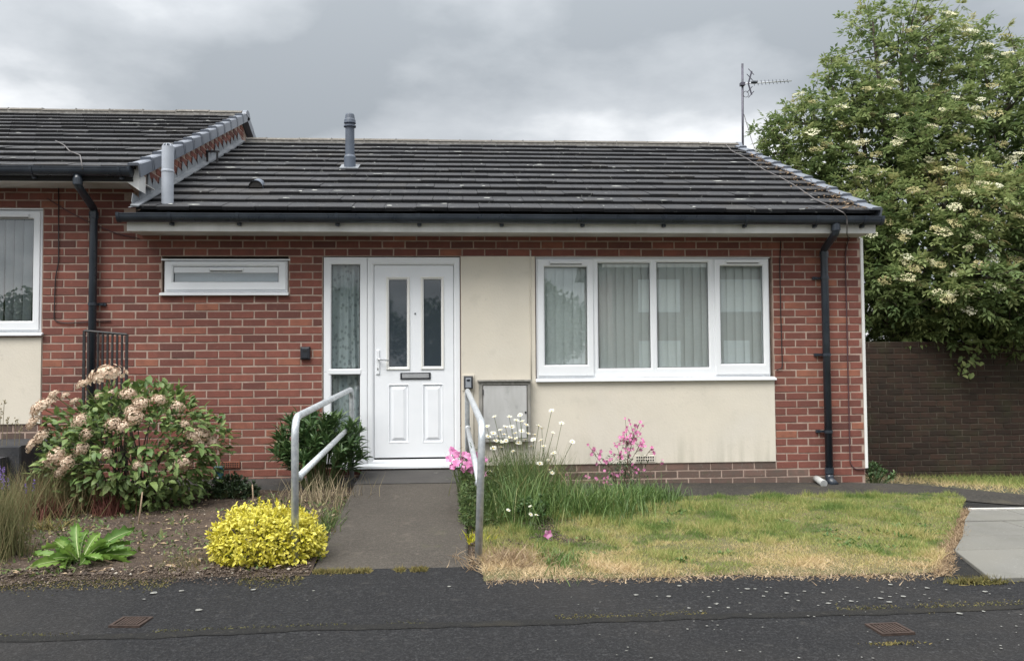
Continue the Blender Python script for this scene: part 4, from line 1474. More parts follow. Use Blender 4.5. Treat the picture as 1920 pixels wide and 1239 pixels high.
# key safes
def key_safe(px0, py0, px1, py1, Y, label, grey):
    r = rect(px0, py0, px1, py1, Y - .03)
    t = thing('key_safe', label, 'key safe', ((r[0] + r[1]) / 2, Y, r[2]), 'key safes by the door')
    b = MB()
    w, h = r[1] - r[0], r[3] - r[2]
    b.loft([(r[0], r[1], r[2], r[3], Y), (r[0] - .001, r[1] + .001, r[2] - .001, r[3] + .001, Y - .02), (r[0] + .004, r[1] - .004, r[2] + .004, r[3] - .005, Y - .036), (r[0] + .012, r[1] - .012, r[2] + .012, r[3] - .014, Y - .040)], cap1=True)
    b.build('body', 'key_safe_black', t)
    b = MB()
    b.cbox(r[0] + w * .16, r[1] - w * .16, Y - .045, Y - .036, r[2] + h * .08, r[2] + h * .86, .006)
    f = b.build('cover', 'key_safe_grey' if grey else 'key_safe_black', t)
    b = MB()
    cx, cz = (r[0] + r[1]) / 2, r[2] + h * .68
    b.prism([(cx + w * .22 * math.cos(a), cz + h * .09 * math.sin(a)) for a in np.linspace(0, 2 * math.pi, 14)[:-1]], Y - .048, Y - .044)
    b.build('thumb_latch', 'key_safe_black' if grey else 'rubber', f)
    return t
key_safe(563, 650, 581, 674, .0, 'black key safe on the red brick wall beside the side light', False)
key_safe(870, 705, 886.5, 729, -.028, 'black and silver key safe on the cream wall above the handrail', True)
b = MB()
rr_ = rect(867, 702, 889, 732, -.012)
b.cbox(rr_[0], rr_[1], -.027, -.0105, rr_[2], rr_[3], .003)
b.box(rr_[0] + .012, rr_[1] - .010, -.022, -.0108, .16, rr_[2] - .002)
tag(b.build('backboard', 'cream_render'), 'cream painted batten on the wall under the silver key safe', 'board')

# ------------------------------------------------------------------ handrails
def handrail(label, base_n, top_n, top_f, base_f, mid_n, mid_f, r=.0235):
    t = thing('handrail', label, 'handrail', base_n, 'galvanised handrails either side of the path')
    b = MB()
    b.tube(arc([base_n, top_n, top_f, base_f], .13, 9), r, 16)
    b.build('rail', 'galvanised', t, smooth=True)
    b = MB()
    b.tube([mid_n, mid_f], r * .93, 14)
    b.build('mid_rail', 'galvanised', t, smooth=True)
    for p in (mid_n, mid_f):
        b = MB()
        d = (Vector(mid_f) - Vector(mid_n)).normalized() * .02
        b.tube([Vector(p) - d, Vector(p), Vector(p) + d], [r * 1.0, r * 1.28, r * 1.0], 12)
        b.build('weld', 'galvanised', t, smooth=True)
    return t
YN, YFAR = -3.06, -.16
def v3(px, py, Y):
    p = at(px, py, Y)
    return (p.x, Y, p.z)
bl = at(553, 1065, YN); tl = at(553, 783, YN); tf = at(659.5, 729, YFAR)
handrail('galvanised steel handrail with its front post in the yellow shrub', (bl.x, YN, bl.z - .08), (tl.x, YN, tl.z), (tf.x, YFAR, tf.z), (tf.x, YFAR, -.06),
         v3(560, 894, YN + .05), v3(656, 800, YFAR - .02))
br_ = at(896, 1058, YN); tr_ = at(904, 795, YN); tf = at(876, 731, YFAR)
handrail('galvanised steel handrail with its front post beside the pink mallow', (br_.x, YN, br_.z - .08), (tr_.x, YN, tr_.z), (tf.x, YFAR, tf.z), (tf.x, YFAR, -.06),
         v3(899, 905, YN + .04), v3(877, 803, YFAR - .02))

# ------------------------------------------------------------------ black railing by the neighbour's downpipe
gt = thing('metal_railing', 'black metal railing panel behind the hydrangea', 'railing', (-3.6, -.6, .0))
A, B = v3(158, 620, -.62), v3(238, 627, -.62)
zb_ = .30
b = MB()
b.tube([A, B], .011, 8); b.build('top_rail', 'black_metal', gt)
b = MB()
b.tube([(A[0], A[1], zb_), (B[0], B[1], zb_)], .011, 8); b.build('bottom_rail', 'black_metal', gt)
xs_ = [158, 166, 184, 193, 202, 211, 220, 229, 238]
for i, px in enumerate(xs_):
    p = v3(px, 620 + 7 * (px - 158) / 80, -.62)
    b = MB()
    end = i in (0, len(xs_) - 1)
    b.box(p[0] - (.011 if end else .008), p[0] + (.011 if end else .008), -.628, -.612, -.06 if end else zb_, p[2])
    b.build('post' if end else 'bar', 'black_metal', gt)
# neighbour's stone step
st = thing('stone_step', 'dark stone step below the neighbouring house wall', 'step', (-4.6, -.7, .1))
b = MB()
s0 = rect(-120, 836, 42, 866, -.75)
b.cbox(s0[0], s0[1], -.78, -.02, -.02, s0[3], .012); b.build('tread', 'step_stone', st)
b = MB()
b.cbox(s0[0], s0[1] - .10, -.92, -.785, -.06, s0[3] - .09, .012); b.build('lower_tread', 'step_stone', st)

# ------------------------------------------------------------------ pipes and aerial on the roof
p = roofpt(656, 313, .05)
t = thing('vent_pipe', 'dark grey flue pipe with ribbed cap standing on the bungalow roof', 'vent pipe', p)
sc_ = (p.y - CAM[1]) / F_PX
H_ = 100 * sc_
R0 = 8.6 * sc_
b = MB()
b.lathe((p.x, p.y, p.z), [(R0 * 1.25, -.12), (R0 * 1.25, H_ * .18), (R0 * 1.05, H_ * .21), (R0, H_ * .22), (R0 * .98, H_ * .75)], 24)
b.build('pipe', 'dark_grey_pipe', t, smooth=False)
b = MB()
b.lathe((p.x, p.y, p.z), [(R0 * .9, H_ * .745), (R0 * 1.33, H_ * .75), (R0 * 1.33, H_ * .775), (R0 * 1.0, H_ * .785), (R0 * 1.0, H_ * .81), (R0 * 1.30, H_ * .82), (R0 * 1.22, H_ * .88), (R0 * 1.10, H_ * .90), (R0 * .95, H_ * .98), (R0 * .8, H_ * 1.0)], 24)
b.build('cap', 'dark_grey_pipe', t)
b = MB()
q = [rp(p.x + dx, 0, 0) for dx in (0,)]
sl_ = ((p.y - YE) / math.cos(SA))
b.add([rp(p.x - .11, sl_ - .10, .058), rp(p.x + .11, sl_ - .10, .058), rp(p.x + .11, sl_ + .16, .056), rp(p.x - .11, sl_ + .16, .056),
       rp(p.x - .11, sl_ - .10, .03), rp(p.x + .11, sl_ - .10, .03)], [(0, 1, 2, 3), (4, 5, 1, 0)])
b.build('flashing', 'lead', t)
p = roofpt(314, 376, .05)
t = thing('soil_pipe', 'pale grey soil vent pipe standing against the stepped gable', 'vent pipe', p)
sc_ = (p.y - CAM[1]) / F_PX
b = MB()
b.lathe((p.x, p.y, p.z), [(.054, -.2), (.056, .50 * 104 * sc_), (.060, .505 * 104 * sc_), (.060, .53 * 104 * sc_), (.0555, .54 * 104 * sc_), (.0555, .96 * 104 * sc_)], 24)
b.build('pipe', 'grey_pipe', t)
hz = 104 * sc_
for k in range(8):
    a = k * math.pi / 4
    b = MB()
    b.tube([(p.x + .052 * math.cos(a), p.y + .052 * math.sin(a), p.z + hz * .955), (p.x + .040 * math.cos(a), p.y + .040 * math.sin(a), p.z + hz * 1.0), (p.x, p.y, p.z + hz * 1.02)], .004, 6)
    b.build('cage_wire', 'grey_pipe', t)
p = roofpt(480, 347, .05)
t = thing('roof_vent', 'small half-round cowl vent lying on the bungalow tiles', 'roof vent', p)
b = MB()
n = 12
vs, fs = [], []
for (dy, dz, rr) in ((-.02, .0, .075), (-.02, .0, .066), (.0, -.0, .066)):
    pass
prof = [(.078 * math.cos(a), .085 * math.sin(a)) for a in np.linspace(0, math.pi, n + 1)]
for (yy, sc2) in ((-.03, 1.0), (.10, .9), (.26, .35)):
    vs += [(p.x + u * sc2, p.y + yy, p.z - .03 + w * sc2 + yy * math.tan(SA)) for u, w in prof]
for i in range(2):
    for k in range(n):
        fs.append((i * (n + 1) + k, i * (n + 1) + k + 1, (i + 1) * (n + 1) + k + 1, (i + 1) * (n + 1) + k))
b.add(vs, fs)
b.build('hood', 'dark_grey_pipe', t, smooth=True)
b = MB()
b.prism([(p.x + u * .93, p.z - .03 + w * .93) for u, w in prof], p.y - .02, p.y - .01)
b.build('mouth', 'dark_hole', t)
# little black bracket on the gable
g0 = roofpt(398, 303, .06)
t = thing('wall_bracket', 'small black frame bracket fixed low on the stepped gable', 'bracket', g0)
sc_ = (g0.y - CAM[1]) / F_PX
X0_ = XGB + .03
b = MB()
for dx in (-9, 9):
    b.box(g0.x + dx * sc_ - .010, g0.x + dx * sc_ + .010, g0.y - .01, g0.y + .01, g0.z - .04, g0.z + 19 * sc_)
b.build('leg', 'black_metal', t)
b = MB()
b.box(g0.x - 12 * sc_, g0.x + 13 * sc_, g0.y - .013, g0.y + .013, g0.z + 17 * sc_, g0.z + 20 * sc_)
b.build('top_bar', 'black_metal', t)

# TV aerial
AY = 3.75
m0, m1 = at(1392, 285, AY), at(1392, 120, AY)
t = thing('tv_aerial', 'television aerial on a slim mast above the roof ridge', 'aerial', (m0.x, AY, m0.z))
b = MB()
b.tube([(m0.x, AY, m0.z - .5), (m1.x, AY, m1.z)], .017, 10); b.build('mast', 'mast', t, smooth=True)
h = at(1392, 158.5, AY); e_ = at(1484, 152, AY + .25); s_ = at(1397, 158, AY - .04)
b = MB()
b.tube([(h.x - .03, AY - .03, h.z - .005), (e_.x, e_.y, e_.z)], .008, 8); b.build('boom', 'aluminium', t, smooth=True)
for k in range(10):
    f = .22 + .078 * k
    q0 = Vector((h.x, AY - .03, h.z)).lerp(e_, f)
    b = MB()
    hl = .040 - .0012 * k
    b.tube([q0 + Vector((-.008, 0, hl)), q0 + Vector((.008, 0, -hl))], .0045, 6)
    b.build('element', 'mast', t)
pc = at(1403, 157, AY - .04)
for (u, v) in (((1, 134), 0), ((0, 178), 0)):
    q1 = at(1409.5, v if v else u[1], AY - .04)
    b = MB()
    b.tube([pc, q1], .012, 6)
    for f in (.55, .98):
        q = pc.lerp(q1, f)
        b.tube([q + Vector((-.05, 0, .04 if u[1] < 157 else -.045)), q + Vector((.035, 0, -.05 if u[1] < 157 else .05))], .006, 6)
    b.build('reflector', 'mast', t)
jb = at(1414, 154.5, AY - .04)
b = MB()
b.tube([(jb.x - .045, jb.y, jb.z), (jb.x - .03, jb.y, jb.z), (jb.x + .03, jb.y, jb.z), (jb.x + .045, jb.y, jb.z)], [.012, .024, .024, .012], 10)
b.build('dipole_box', 'black_plastic', t)
b = MB()
b.box(h.x - .035, h.x + .03, AY - .045, AY + .03, h.z - .025, h.z + .02)
b.build('clamp', 'mast', t)
lc = at(1398.5, 177, AY - .03)
b = MB()
b.tube([(lc.x + .04 * math.cos(a), lc.y, lc.z + .045 * math.sin(a)) for a in np.linspace(0, 2 * math.pi, 17)], .004, 6)
b.build('cable_loop', 'cable_black', t)
b = MB()
st_ = at(1395, 215, AY); en = at(1409, 262, AY - .1)
b.tube([st_, en, roofpt(1420, 292, .06) + Vector((.0, .0, 0))], .005, 6)
b.build('stay_cable', 'cable_grey', t)

# cables
def cable(name, label, pts, r, mat):
    b = MB()
    b.tube(arc(pts, .05, 4), r, 7)
    return tag(b.build(name, mat, smooth=True), label, 'cable')
rc = [roofpt(*q, .072) for q in ((1360, 270), (1372, 283), (1398, 296), (1432, 318), (1470, 336), (1500, 354), (1530, 375), (1560, 388), (1582, 399))]
g1_ = at(1588, 408, -.50); g2_ = at(1590, 432, -.40); g3_ = at(1594, 441, -.05)
cable('aerial_cable', 'thin grey cable running down the roof tiles from the aerial', [*rc, g1_, Vector((g1_.x, -.50, 2.47)), Vector((g2_.x, -.375, 2.40)), Vector((g3_.x, -.02, 2.398))], .0050, 'cable_grey')
cable('wall_cable', 'black cable down the brick pier between downpipe and house corner', [v3(1594, 441, -.014), v3(1587, 462, -.012), v3(1585, 480, -.012), v3(1590, 700, -.012), v3(1594, 868, -.012), v3(1602, 879, -.012), v3(1622, 879, -.012)], .006, 'cable_brown')
cable('wall_cable', 'black cable down the brick pier close beside the large window', [v3(1464, 452, -.012), v3(1462, 500, -.012), v3(1464, 590, -.012), v3(1467, 690, -.012), v3(1456, 694, -.012)], .005, 'cable_black')
cable('wall_cable', 'dark cable turning a corner on the neighbouring house wall', [v3(110, 352, -.012), v3(110, 492, -.012), v3(104, 520, -.012), v3(101, 602, -.012), v3(120, 606, -.012), v3(208, 602, -.012)], .005, 'cable_black')
cable('wall_cable', 'slack dark cable crossing the bricks diagonally behind the neighbouring downpipe', [v3(88, 372, -.014), v3(130, 398, -.014), v3(170, 418, -.014), v3(215, 437, -.014), v3(262, 448, -.014)], .0045, 'cable_brown')
cable('surface_cable', 'cream painted cable down the render beside the large window', [v3(995, 470, -.016), v3(994, 560, -.016), v3(995, 640, -.016), v3(996, 711, -.016)], .005, 'cream_render')
qx = [roofpt(u, v, .07, ZEN) for u, v in ((104, 264), (120, 272), (131, 284), (142, 288), (150, 291))]
cable('loose_cable', 'frayed loose cable lying on the neighbouring roof tiles above its gutter', [*qx, at(152, 300, -.47), at(155, 318, -.49)], .005, 'cable_grey')
# waste pipe
wp = at(1541, 902, -.10)
t = thing('waste_pipe', 'stub of pale grey waste pipe lying at the foot of the downpipe', 'pipe', (wp.x, -.15, -.1))
b = MB()
b.tube([at(1530, 897, -.02), at(1534, 899, -.08), at(1543, 905, -.24)], .033, 16); b.build('pipe', 'waste_pipe', t, smooth=True)
b = MB()
q0, q1 = at(1543, 905, -.24), at(1545, 906.5, -.262)
b.tube([q0, q1], .037, 16); b.build('collar', 'waste_pipe', t)
b = MB()
b.tube([at(1537, 903, -.10), at(1540, 915, -.14)], .02, 10); b.build('branch', 'waste_pipe', t, smooth=True)
# teal plastic socket box on the plinth
t = thing('outdoor_socket', 'teal plastic outdoor socket box low on the brick wall', 'socket', v3(410, 897, -.1))
b = MB(); r = box_px(b, 402, 873, 420, 899, -.06, .04, .008); b.build('body', 'teal_plastic', t)
b = MB()
cx = (r[0] + r[1]) / 2
b.tube([(cx, -.099, r[3] - .035), (cx, -.106, r[3] - .035)], .024, 12); b.build('lid', 'black_plastic', t)
b = MB()
b.tube([(cx, -.099, r[2] + .03), (cx, -.108, r[2] + .03)], .012, 10); b.build('plug', 'waste_pipe', t)
b = MB()
b.tube([(cx, -.06, r[2] + .01), (cx, -.06, -.08)], .014, 8); b.build('stake', 'teal_plastic', t)
# canes
for lab, (a0, a1, Y) in {'thin bamboo cane leaning in the soil beside the hydrangea': ((257, 990), (267, 922), None), 'short bamboo cane standing by the small dark shrub': ((474, 952), (473, 908), None)}.items():
    g = gnd(*a0)
    tp2 = at(*a1, g.y)
    b = MB()
    b.tube([g - Vector((0, 0, .05)), (g + tp2) / 2 + Vector((.004, 0, 0)), tp2], [.007, .0065, .005], 8)
    tag(b.build('cane', 'cane', smooth=True), lab, 'cane')

# covers in the pavement
def cover(px, py, w, d, label, rot):
    g = gnd(px, py)
    t = thing('stopcock_cover', label, 'cover', (g.x, g.y, g.z), 'stopcock covers in the pavement')
    z = pav_z(g.y) + .006
    mw = Matrix.Translation((g.x, g.y, z)) @ Matrix.Rotation(rot, 4, 'Z')
    b = MB()
    hw, hd = w / 2, d / 2
    for q in ((-hw, hw, -hd, -hd + .014), (-hw, hw, hd - .014, hd), (-hw, -hw + .014, -hd + .014, hd - .014), (hw - .014, hw, -hd + .014, hd - .014)):
        b.box(*q, -.03, .004)
    b.build('frame', 'rust', t, mw=mw)
    b = MB()
    b.box(-hw + .017, hw - .017, -hd + .017, hd - .017, -.03, -.002)
    pl = b.build('plate', 'rust', t, mw=mw)
    for k in range(7):
        x = -hw + .03 + k * (w - .06) / 6
        q = MB()
        q.box(x - .005, x + .005, -hd + .022, hd - .022, -.002, .004)
        q.build('rib', 'rust', pl, mw=mw)
cover(246, 1167, .155, .15, 'small rusty ribbed cover in the pavement below the broad-leaved weed', -.10)
cover(1668, 1180, .165, .16, 'small rusty ribbed cover in the pavement in front of the lawn', .05)

# ================================================================== THE OTHER SIDE OF THE STREET (seen in the window glass)
oh = thing('opposite_house', 'two-storey brick house across the street mirrored in the large window', 'house', (11.5, -27, -.2))
b = MB()
OX0, OX1, OYF = 6.0, 17.5, -23.5
b.box(OX0, OX1, OYF - 7, OYF, -.2, 5.0)
b.build('wall', 'far_brick', oh)
b = MB()
b.prism([(OYF + .45, 4.95), (OYF - 3.5, 7.0), (OYF - 7.45, 4.95)], OX0 - .4, OX1 + .4, 'x')
b.build('roof', 'tile', oh)
b = MB()
b.box(OX0 - .42, OX1 + .42, OYF + .30, OYF + .48, 4.78, 4.98)
b.build('fascia', 'fascia_white', oh)
for (x0, x1, z0, z1) in ((7.0, 8.6, 3.1, 4.35), (10.2, 12.0, 3.1, 4.35), (13.6, 15.2, 3.1, 4.35), (7.0, 8.6, .7, 2.0), (12.8, 15.0, .6, 2.0)):
    b = MB()
    b.loft([(x0, x1, z0, z1, OYF - .02), (x0, x1, z0, z1, OYF + .05), (x0 + .09, x1 - .09, z0 + .09, z1 - .09, OYF + .05), (x0 + .09, x1 - .09, z0 + .09, z1 - .09, OYF + .01)])
    b.box((x0 + x1) / 2 - .05, (x0 + x1) / 2 + .05, OYF + .0, OYF + .045, z0 + .09, z1 - .09)
    w_ = b.build('window', 'upvc', oh)
    b = MB(); b.box(x0 + .09, x1 - .09, OYF + .004, OYF + .014, z0 + .09, z1 - .09); b.build('pane', 'blind', w_)
b = MB(); b.cbox(10.3, 11.3, OYF - .0, OYF + .05, -.1, 2.0); b.build('door', 'door_white', oh)
def far_tree(x, y, h, w, lab):
    t = thing('far_tree', lab, 'tree', (x, y, -.2), 'trees across the street')
    b = MB()
    b.tube([(x, y, -.2), (x + .1, y, h * .3), (x, y + .1, h * .6)], [.16, .12, .05], 8); b.build('trunk', 'bark', t, smooth=True)
    n = 5200
    d = rdir(n)
    rad = rng.uniform(.25, 1, n) ** .5
    P = np.array([x, y, h * .60]) + d * rad[:, None] * np.array([w, w, h * .42]) * (.75 + .5 * vnoise(d[:, 0] * 2 + x, d[:, 2] * 2 + d[:, 1], 1.6, 3))[:, None]
    foliage('crown', leafset(P, rdir(n), rdir(n), rng.uniform(.16, .30, n), .14, rng.uniform(0, 1, n), T_DIA), 'far_leaf', t)
for i, (x, y, h, w, l) in enumerate(((-16, -27, 4.6, 3.2, 'broad tree across the street at the far end of the tree row'), (-9.5, -25, 3.7, 2.6, 'low round tree across the street facing the neighbouring house'),
                         (-4.5, -26, 4.4, 2.5, 'bushy tree across the street facing the narrow side light'), (0., -25, 3.6, 2.3, 'low bushy tree across the street facing the front door'),
                         (3.2, -26, 4.5, 2.2, 'tree across the street closest to the opposite house'))):
    far_tree(x, y, h, w, l)
b = MB()
# ================================================================== GROUND COVER
def inlawn(x, y):
    return (y > lawn_f(x)) & (x < lawn_xr(y) + .03) & (y < LB + .03) & (x > .16)
N = 210000
gx = rng.uniform(.16, 4.6, N); gy = rng.uniform(-3.56, LB + .05, N)
ok = inlawn(gx, gy)
gx, gy = gx[ok], gy[ok]
n = len(gx)
# wear: straw-dry along the kerb side and in patches, greener towards the house and the drive
edge = gy - lawn_f(gx)
wob = .9 * (fnoise(gx, gy, .9, 61) - .5) + .9 * (fnoise(gx, gy, 2.6, 62) - .5)
dry = 1.15 * sst(.75, .02, edge + .55 * wob) + 1.9 * (fnoise(gx, gy, 1.5, 63) - .52) * sst(1.9, .6, edge) + .9 * (fnoise(gx, gy, 4.5, 64) - .5) + .35 * sst(2.2, .6, gx) * sst(-1.5, -3.0, gy)
green = sst(.60, .68, fnoise(gx, gy, 3.3, 66)) * .55
dry = np.clip(.36 + dry * .50 - green + rng.normal(0, .14, n), 0, 1)
dens = fnoise(gx, gy, 3.1, 71)
keep = rng.uniform(0, 1, n) < (.12 + 1.25 * dens) * (.35 + .65 * sst(.0, .12, edge))
gx, gy, dry = gx[keep], gy[keep], dry[keep]
n = len(gx)
e_ = sst(0, .16, gy - lawn_f(gx))
gzz = G(gx, gy) + .002 + e_ * (.010 + .03 * (fnoise(gx, gy, 1.2, 41) - .5))
D = np.stack([rng.normal(0, .55, n), rng.normal(0, .55, n), rng.uniform(.45, 1.1, n)], 1)
D[dry > .75, 2] *= .55
L = (.6 + .4 * e_) * rng.uniform(.016, .046, n) * (.75 + 1.3 * sst(.48, .72, fnoise(gx, gy, 4.6, 77)))
o = foliage('grass', leafset(np.stack([gx, gy, gzz], 1), D, rdir(n), L, rng.uniform(.0030, .0058, n), dry, T_TRI), 'grass')
tag(o, 'mown patchy lawn grass, straw-dry along the pavement edge', 'grass')
# rough grass between the footpath and the boundary wall
N = 26000
x_ = rng.uniform(4.5, 9, N); y_ = rng.uniform(-1.0, 2.35, N)
gr_ = sst(.45, .56, fnoise(x_, y_, .8, 5)) * sst(5.4, 6.2, x_)
stw = sst(.5, .6, fnoise(x_, y_, 2.2, 15))
yb_ = -.003 - 1.02 * sst(4.25, 5.6, x_) - .1 * sst(5.6, 7.5, x_)
k_ = (rng.uniform(0, 1, N) < np.maximum(gr_, stw * .4)) & (y_ > yb_ + .05)
x_, y_, gr_ = x_[k_], y_[k_], gr_[k_]
n = len(x_)
D = np.stack([rng.normal(0, .6, n), rng.normal(0, .6, n), rng.uniform(.3, 1, n)], 1)
o = foliage('rough_grass', leafset(np.stack([x_, y_, G(x_, y_) - .045], 1), D, rdir(n), rng.uniform(.04, .10, n), .006, np.clip(.85 - .6 * gr_ + rng.normal(0, .12, n), 0, 1), T_TRI), 'grass')
tag(o, 'rough grass and dry stalks in front of the boundary wall', 'grass')
# crumbs of soil, stones and dead leaves on the bed
def crumbs(n, fx, label, lo, hi, tl=0, th=1):
    X, Y = fx(n)
    Z = bedz(X, Y)
    base = np.array([(1, 0, 0), (-.5, .87, 0), (-.5, -.87, 0), (0, 0, 1), (0, 0, -1)], float)
    TF = np.array([(0, 1, 3), (1, 2, 3), (2, 0, 3), (1, 0, 4), (2, 1, 4), (0, 2, 4)])
    s = rng.uniform(lo, hi, n) ** 1.0
    a = rng.uniform(0, 6.28, n)
    V = base[None] * rng.uniform(.5, 1.1, (n, 5, 1)) * s[:, None, None]
    V[:, :, 2] *= .55
    c, s_ = np.cos(a)[:, None], np.sin(a)[:, None]
    V = np.stack([V[:, :, 0] * c - V[:, :, 1] * s_ + X[:, None], V[:, :, 0] * s_ + V[:, :, 1] * c + Y[:, None], V[:, :, 2] + Z[:, None]], -1)
    F = (TF[None] + (np.arange(n) * 5)[:, None, None]).reshape(-1, 3)
    t = np.repeat(tl + (th - tl) * rng.beta(1.3, 1.8, n), 5)
    o = link('soil_crumbs', mesh_np('soil_crumbs', V.reshape(-1, 3), F, t), 'crumbs')
    kind(o, 'stuff')
    return tag(o, label, 'soil')
def _fx(n):
    x = rng.uniform(-4.4, -.89, n)
    y = -3.22 + rng.uniform(0, 1, n) ** 1.1 * 2.75
    return x, y
crumbs(15000, _fx, 'crumbled brown soil and chippings on the bed around the hydrangea', .006, .022)
def _fe(n):
    x = rng.uniform(-4.0, -.95, n)
    return x, -3.27 - .10 * sst(-2.0, -3.2, x) + rng.normal(0, .07, n)
crumbs(2600, _fe, 'crumbs of soil spilt from the bed onto the tarmac', .004, .012)
crumbs(3500, lambda n: (rng.uniform(.1, .75, n), rng.uniform(-2.9, -.1, n)), 'dark soil crumbs under the daisies', .005, .018, 0, .8)
n = 900
x_, y_ = _fx(n)
o = foliage('dead_leaves', leafset(np.stack([x_, y_, bedz(x_, y_) + .012], 1), np.stack([rng.normal(0, 1, n), rng.normal(0, 1, n), rng.normal(0, .15, n)], 1), np.stack([rng.normal(0, .4, n), rng.normal(0, .4, n), np.ones(n)], 1),
            rng.uniform(.02, .075, n), rng.uniform(.004, .018, n), rng.beta(1.5, 1.8, n), T_DIA), 'straw')
tag(o, 'dead leaves and straw scattered over the soil bed', 'litter')
# moss and weeds along the joints of the pavement
def edge_moss(n, fx, label, hmax=.035, tl=0., th=1., mat='moss', up=1.0, w=.006):
    x, y = fx(n)
    z = np.where(y < -2.9, pav_z(y) + .002, G(x, y) + .01)
    D = np.stack([rng.normal(0, .7, n), rng.normal(0, .7, n), rng.uniform(.1, 1, n) * up], 1)
    o = foliage('moss', leafset(np.stack([x, y, z], 1), D, rdir(n), rng.uniform(.008, hmax, n), w, tl + (th - tl) * rng.beta(1.5, 1.5, n), T_TRI), mat)
    return tag(o, label, 'moss')
def along(x0, x1, yf, sd, dens_s=2.0, seed=0, thr=.45):
    def f(n):
        x = rng.uniform(x0, x1, n * 3)
        x = x[(fnoise(x, 0 * x, dens_s, seed) > thr)][:n]
        return x, yf(x) + rng.normal(0, sd, len(x))
    return lambda n: f(n)
def em(n, f, *a, **k):
    x, y = f(n)
    return edge_moss(len(x), lambda m: (x, y), *a, **k)
em(1500, along(.5, 3.4, lambda x: seam1(x) + .02, .035, 1.3, 4, .46), 'olive moss growing along the seam in the pavement', .012, 0, .9, up=.5)
em(500, along(-3.2, .5, lambda x: seam1(x) + .012, .018, 2.0, 14, .45), 'dark moss line along the pavement seam near the rusty cover', .010, 0, .5, up=.5)
em(300, along(-1.5, 3.2, lambda x: seam2(x), .02, 2.0, 24, .5), 'moss along the lowest pavement seam', .010, .1, .8, up=.5)
em(2600, along(-.86, .2, lambda x: -3.19 + 0 * x, .022, 4.0, 44, .42), 'short grass and moss where the path meets the pavement', .035, .3, 1., 'moss')
em(3800, along(-3.8, -.9, lambda x: -3.30 + .10 * (fnoise(x, 0 * x, 2.0, 21) - .5) - .10 * sst(-2.0, -3.2, x), .075, 1.4, 54, .30), 'brown moss and crumbs along the front of the soil bed', .022, .2, 1.)
em(2200, along(.15, 2.8, lambda x: lawn_f(x) - .005, .05, 2, 64, .2), 'dry grass litter along the lawn edge', .045, .3, 1., 'straw')
n = 3600
t_ = rng.uniform(0, 1, n); y_ = -3.6 + t_ * 2.05
x_ = lawn_xr(y_) + .045 + rng.normal(0, .035, n)
em(n, lambda m: (x_, y_), 'brown dead grass between the lawn and the paving slabs', .05, .0, .8, 'straw')
g = gnd(1833, 1091)
em(900, lambda m: (g.x + rng.normal(0, .085, m), g.y + rng.normal(0, .022, m) - .012), 'tuft of grass at the corner of the paving slabs', .06, .3, .8, 'moss')
g = gnd(1690, 1206)
em(160, lambda m: (g.x + rng.normal(0, .07, m) - .03, g.y + rng.normal(0, .012, m)), 'small tuft of moss below the rusty cover', .018, .4, 1., 'moss', up=.5)
# lichen and gum spots on the tarmac
sp = MB()
def spot(px, py, r):
    g = gnd(px, py)
    n = 9
    z = pav_z(g.y) + .0075
    a0 = random.random() * 6
    pts = [(g.x + r * random.uniform(.65, 1.1) * math.cos(a0 + 6.283 * k / n), g.y + r * random.uniform(.65, 1.1) * math.sin(a0 + 6.283 * k / n), z) for k in range(n)]
    sp.add(pts + [(g.x, g.y, z + .0015)], [(k, (k + 1) % n, n) for k in range(n)])
for (x, y, r) in ((288, 1113, .026), (340, 1109, .016), (475, 1107, .017), (372, 1145, .022), (588, 1109, .009), (270, 1125, .009), (576, 1127, .005), (842, 1101, .012), (598, 1192, .006)):
    spot(x, y, r)
for _ in range(70):
    x = random.gauss(1500, 190)
    y = random.gauss(1118, 17)
    if 1030 < x < 1900 and 1094 < y < 1165: spot(x, y, random.choice((.006, .008, .011, .016)))
for _ in range(60):
    spot(random.uniform(1000, 1915), random.uniform(1110, 1238), random.choice((.004, .005, .007)))
lo_ = kind(sp.build('lichen_spots', 'lichen'), 'stuff')
tag(lo_, 'pale lichen and gum spots on the tarmac', 'lichen')

# ================================================================== PLANTS
UP = np.array([0, 0, 1.0])
def ell_hit(px, py, c, r):
    """first point where a sight line meets an ellipsoid (or its closest point)"""
    d = ray(px, py)
    c, r = np.array(c), np.array(r)
    o_, e = (CAM - c) / r, d / r
    A_, B_, C_ = e @ e, 2 * (o_ @ e), o_ @ o_ - 1
    q = B_ * B_ - 4 * A_ * C_
    t = (-B_ - math.sqrt(q)) / (2 * A_) if q > 0 else -B_ / (2 * A_)
    return CAM + d * t, q > 0
def blooms(name, n, r, flat, ps, petals=4, var=.4):
    """mesh of a rounded flower head made of small petals"""
    d = rdir(n)
    d[:, 2] = np.abs(d[:, 2]) * 1.0 - .25
    P = d * r * np.array([1, 1, flat]) * rng.uniform(.62, 1.10, (n, 1)) * (1 + .28 * (vnoise(d[:, 0] * 2.2 + n, d[:, 1] * 2.2 + d[:, 2], 1.4, int(rng.integers(99))) - .5))[:, None]
    sets = []
    side = nrm(np.cross(d, rdir(n)))
    for k in range(petals):
        a = 2 * math.pi * k / petals
        dd = side * math.cos(a) + np.cross(d, side) * math.sin(a) + .25 * d
        sets.append(leafset(P, dd, d, ps * rng.uniform(.8, 1.2, n), ps * .95, rng.uniform(0, 1, n), T_DIA))
    V, F, T = merge(sets)
    return mesh_np(name, V, F, T)

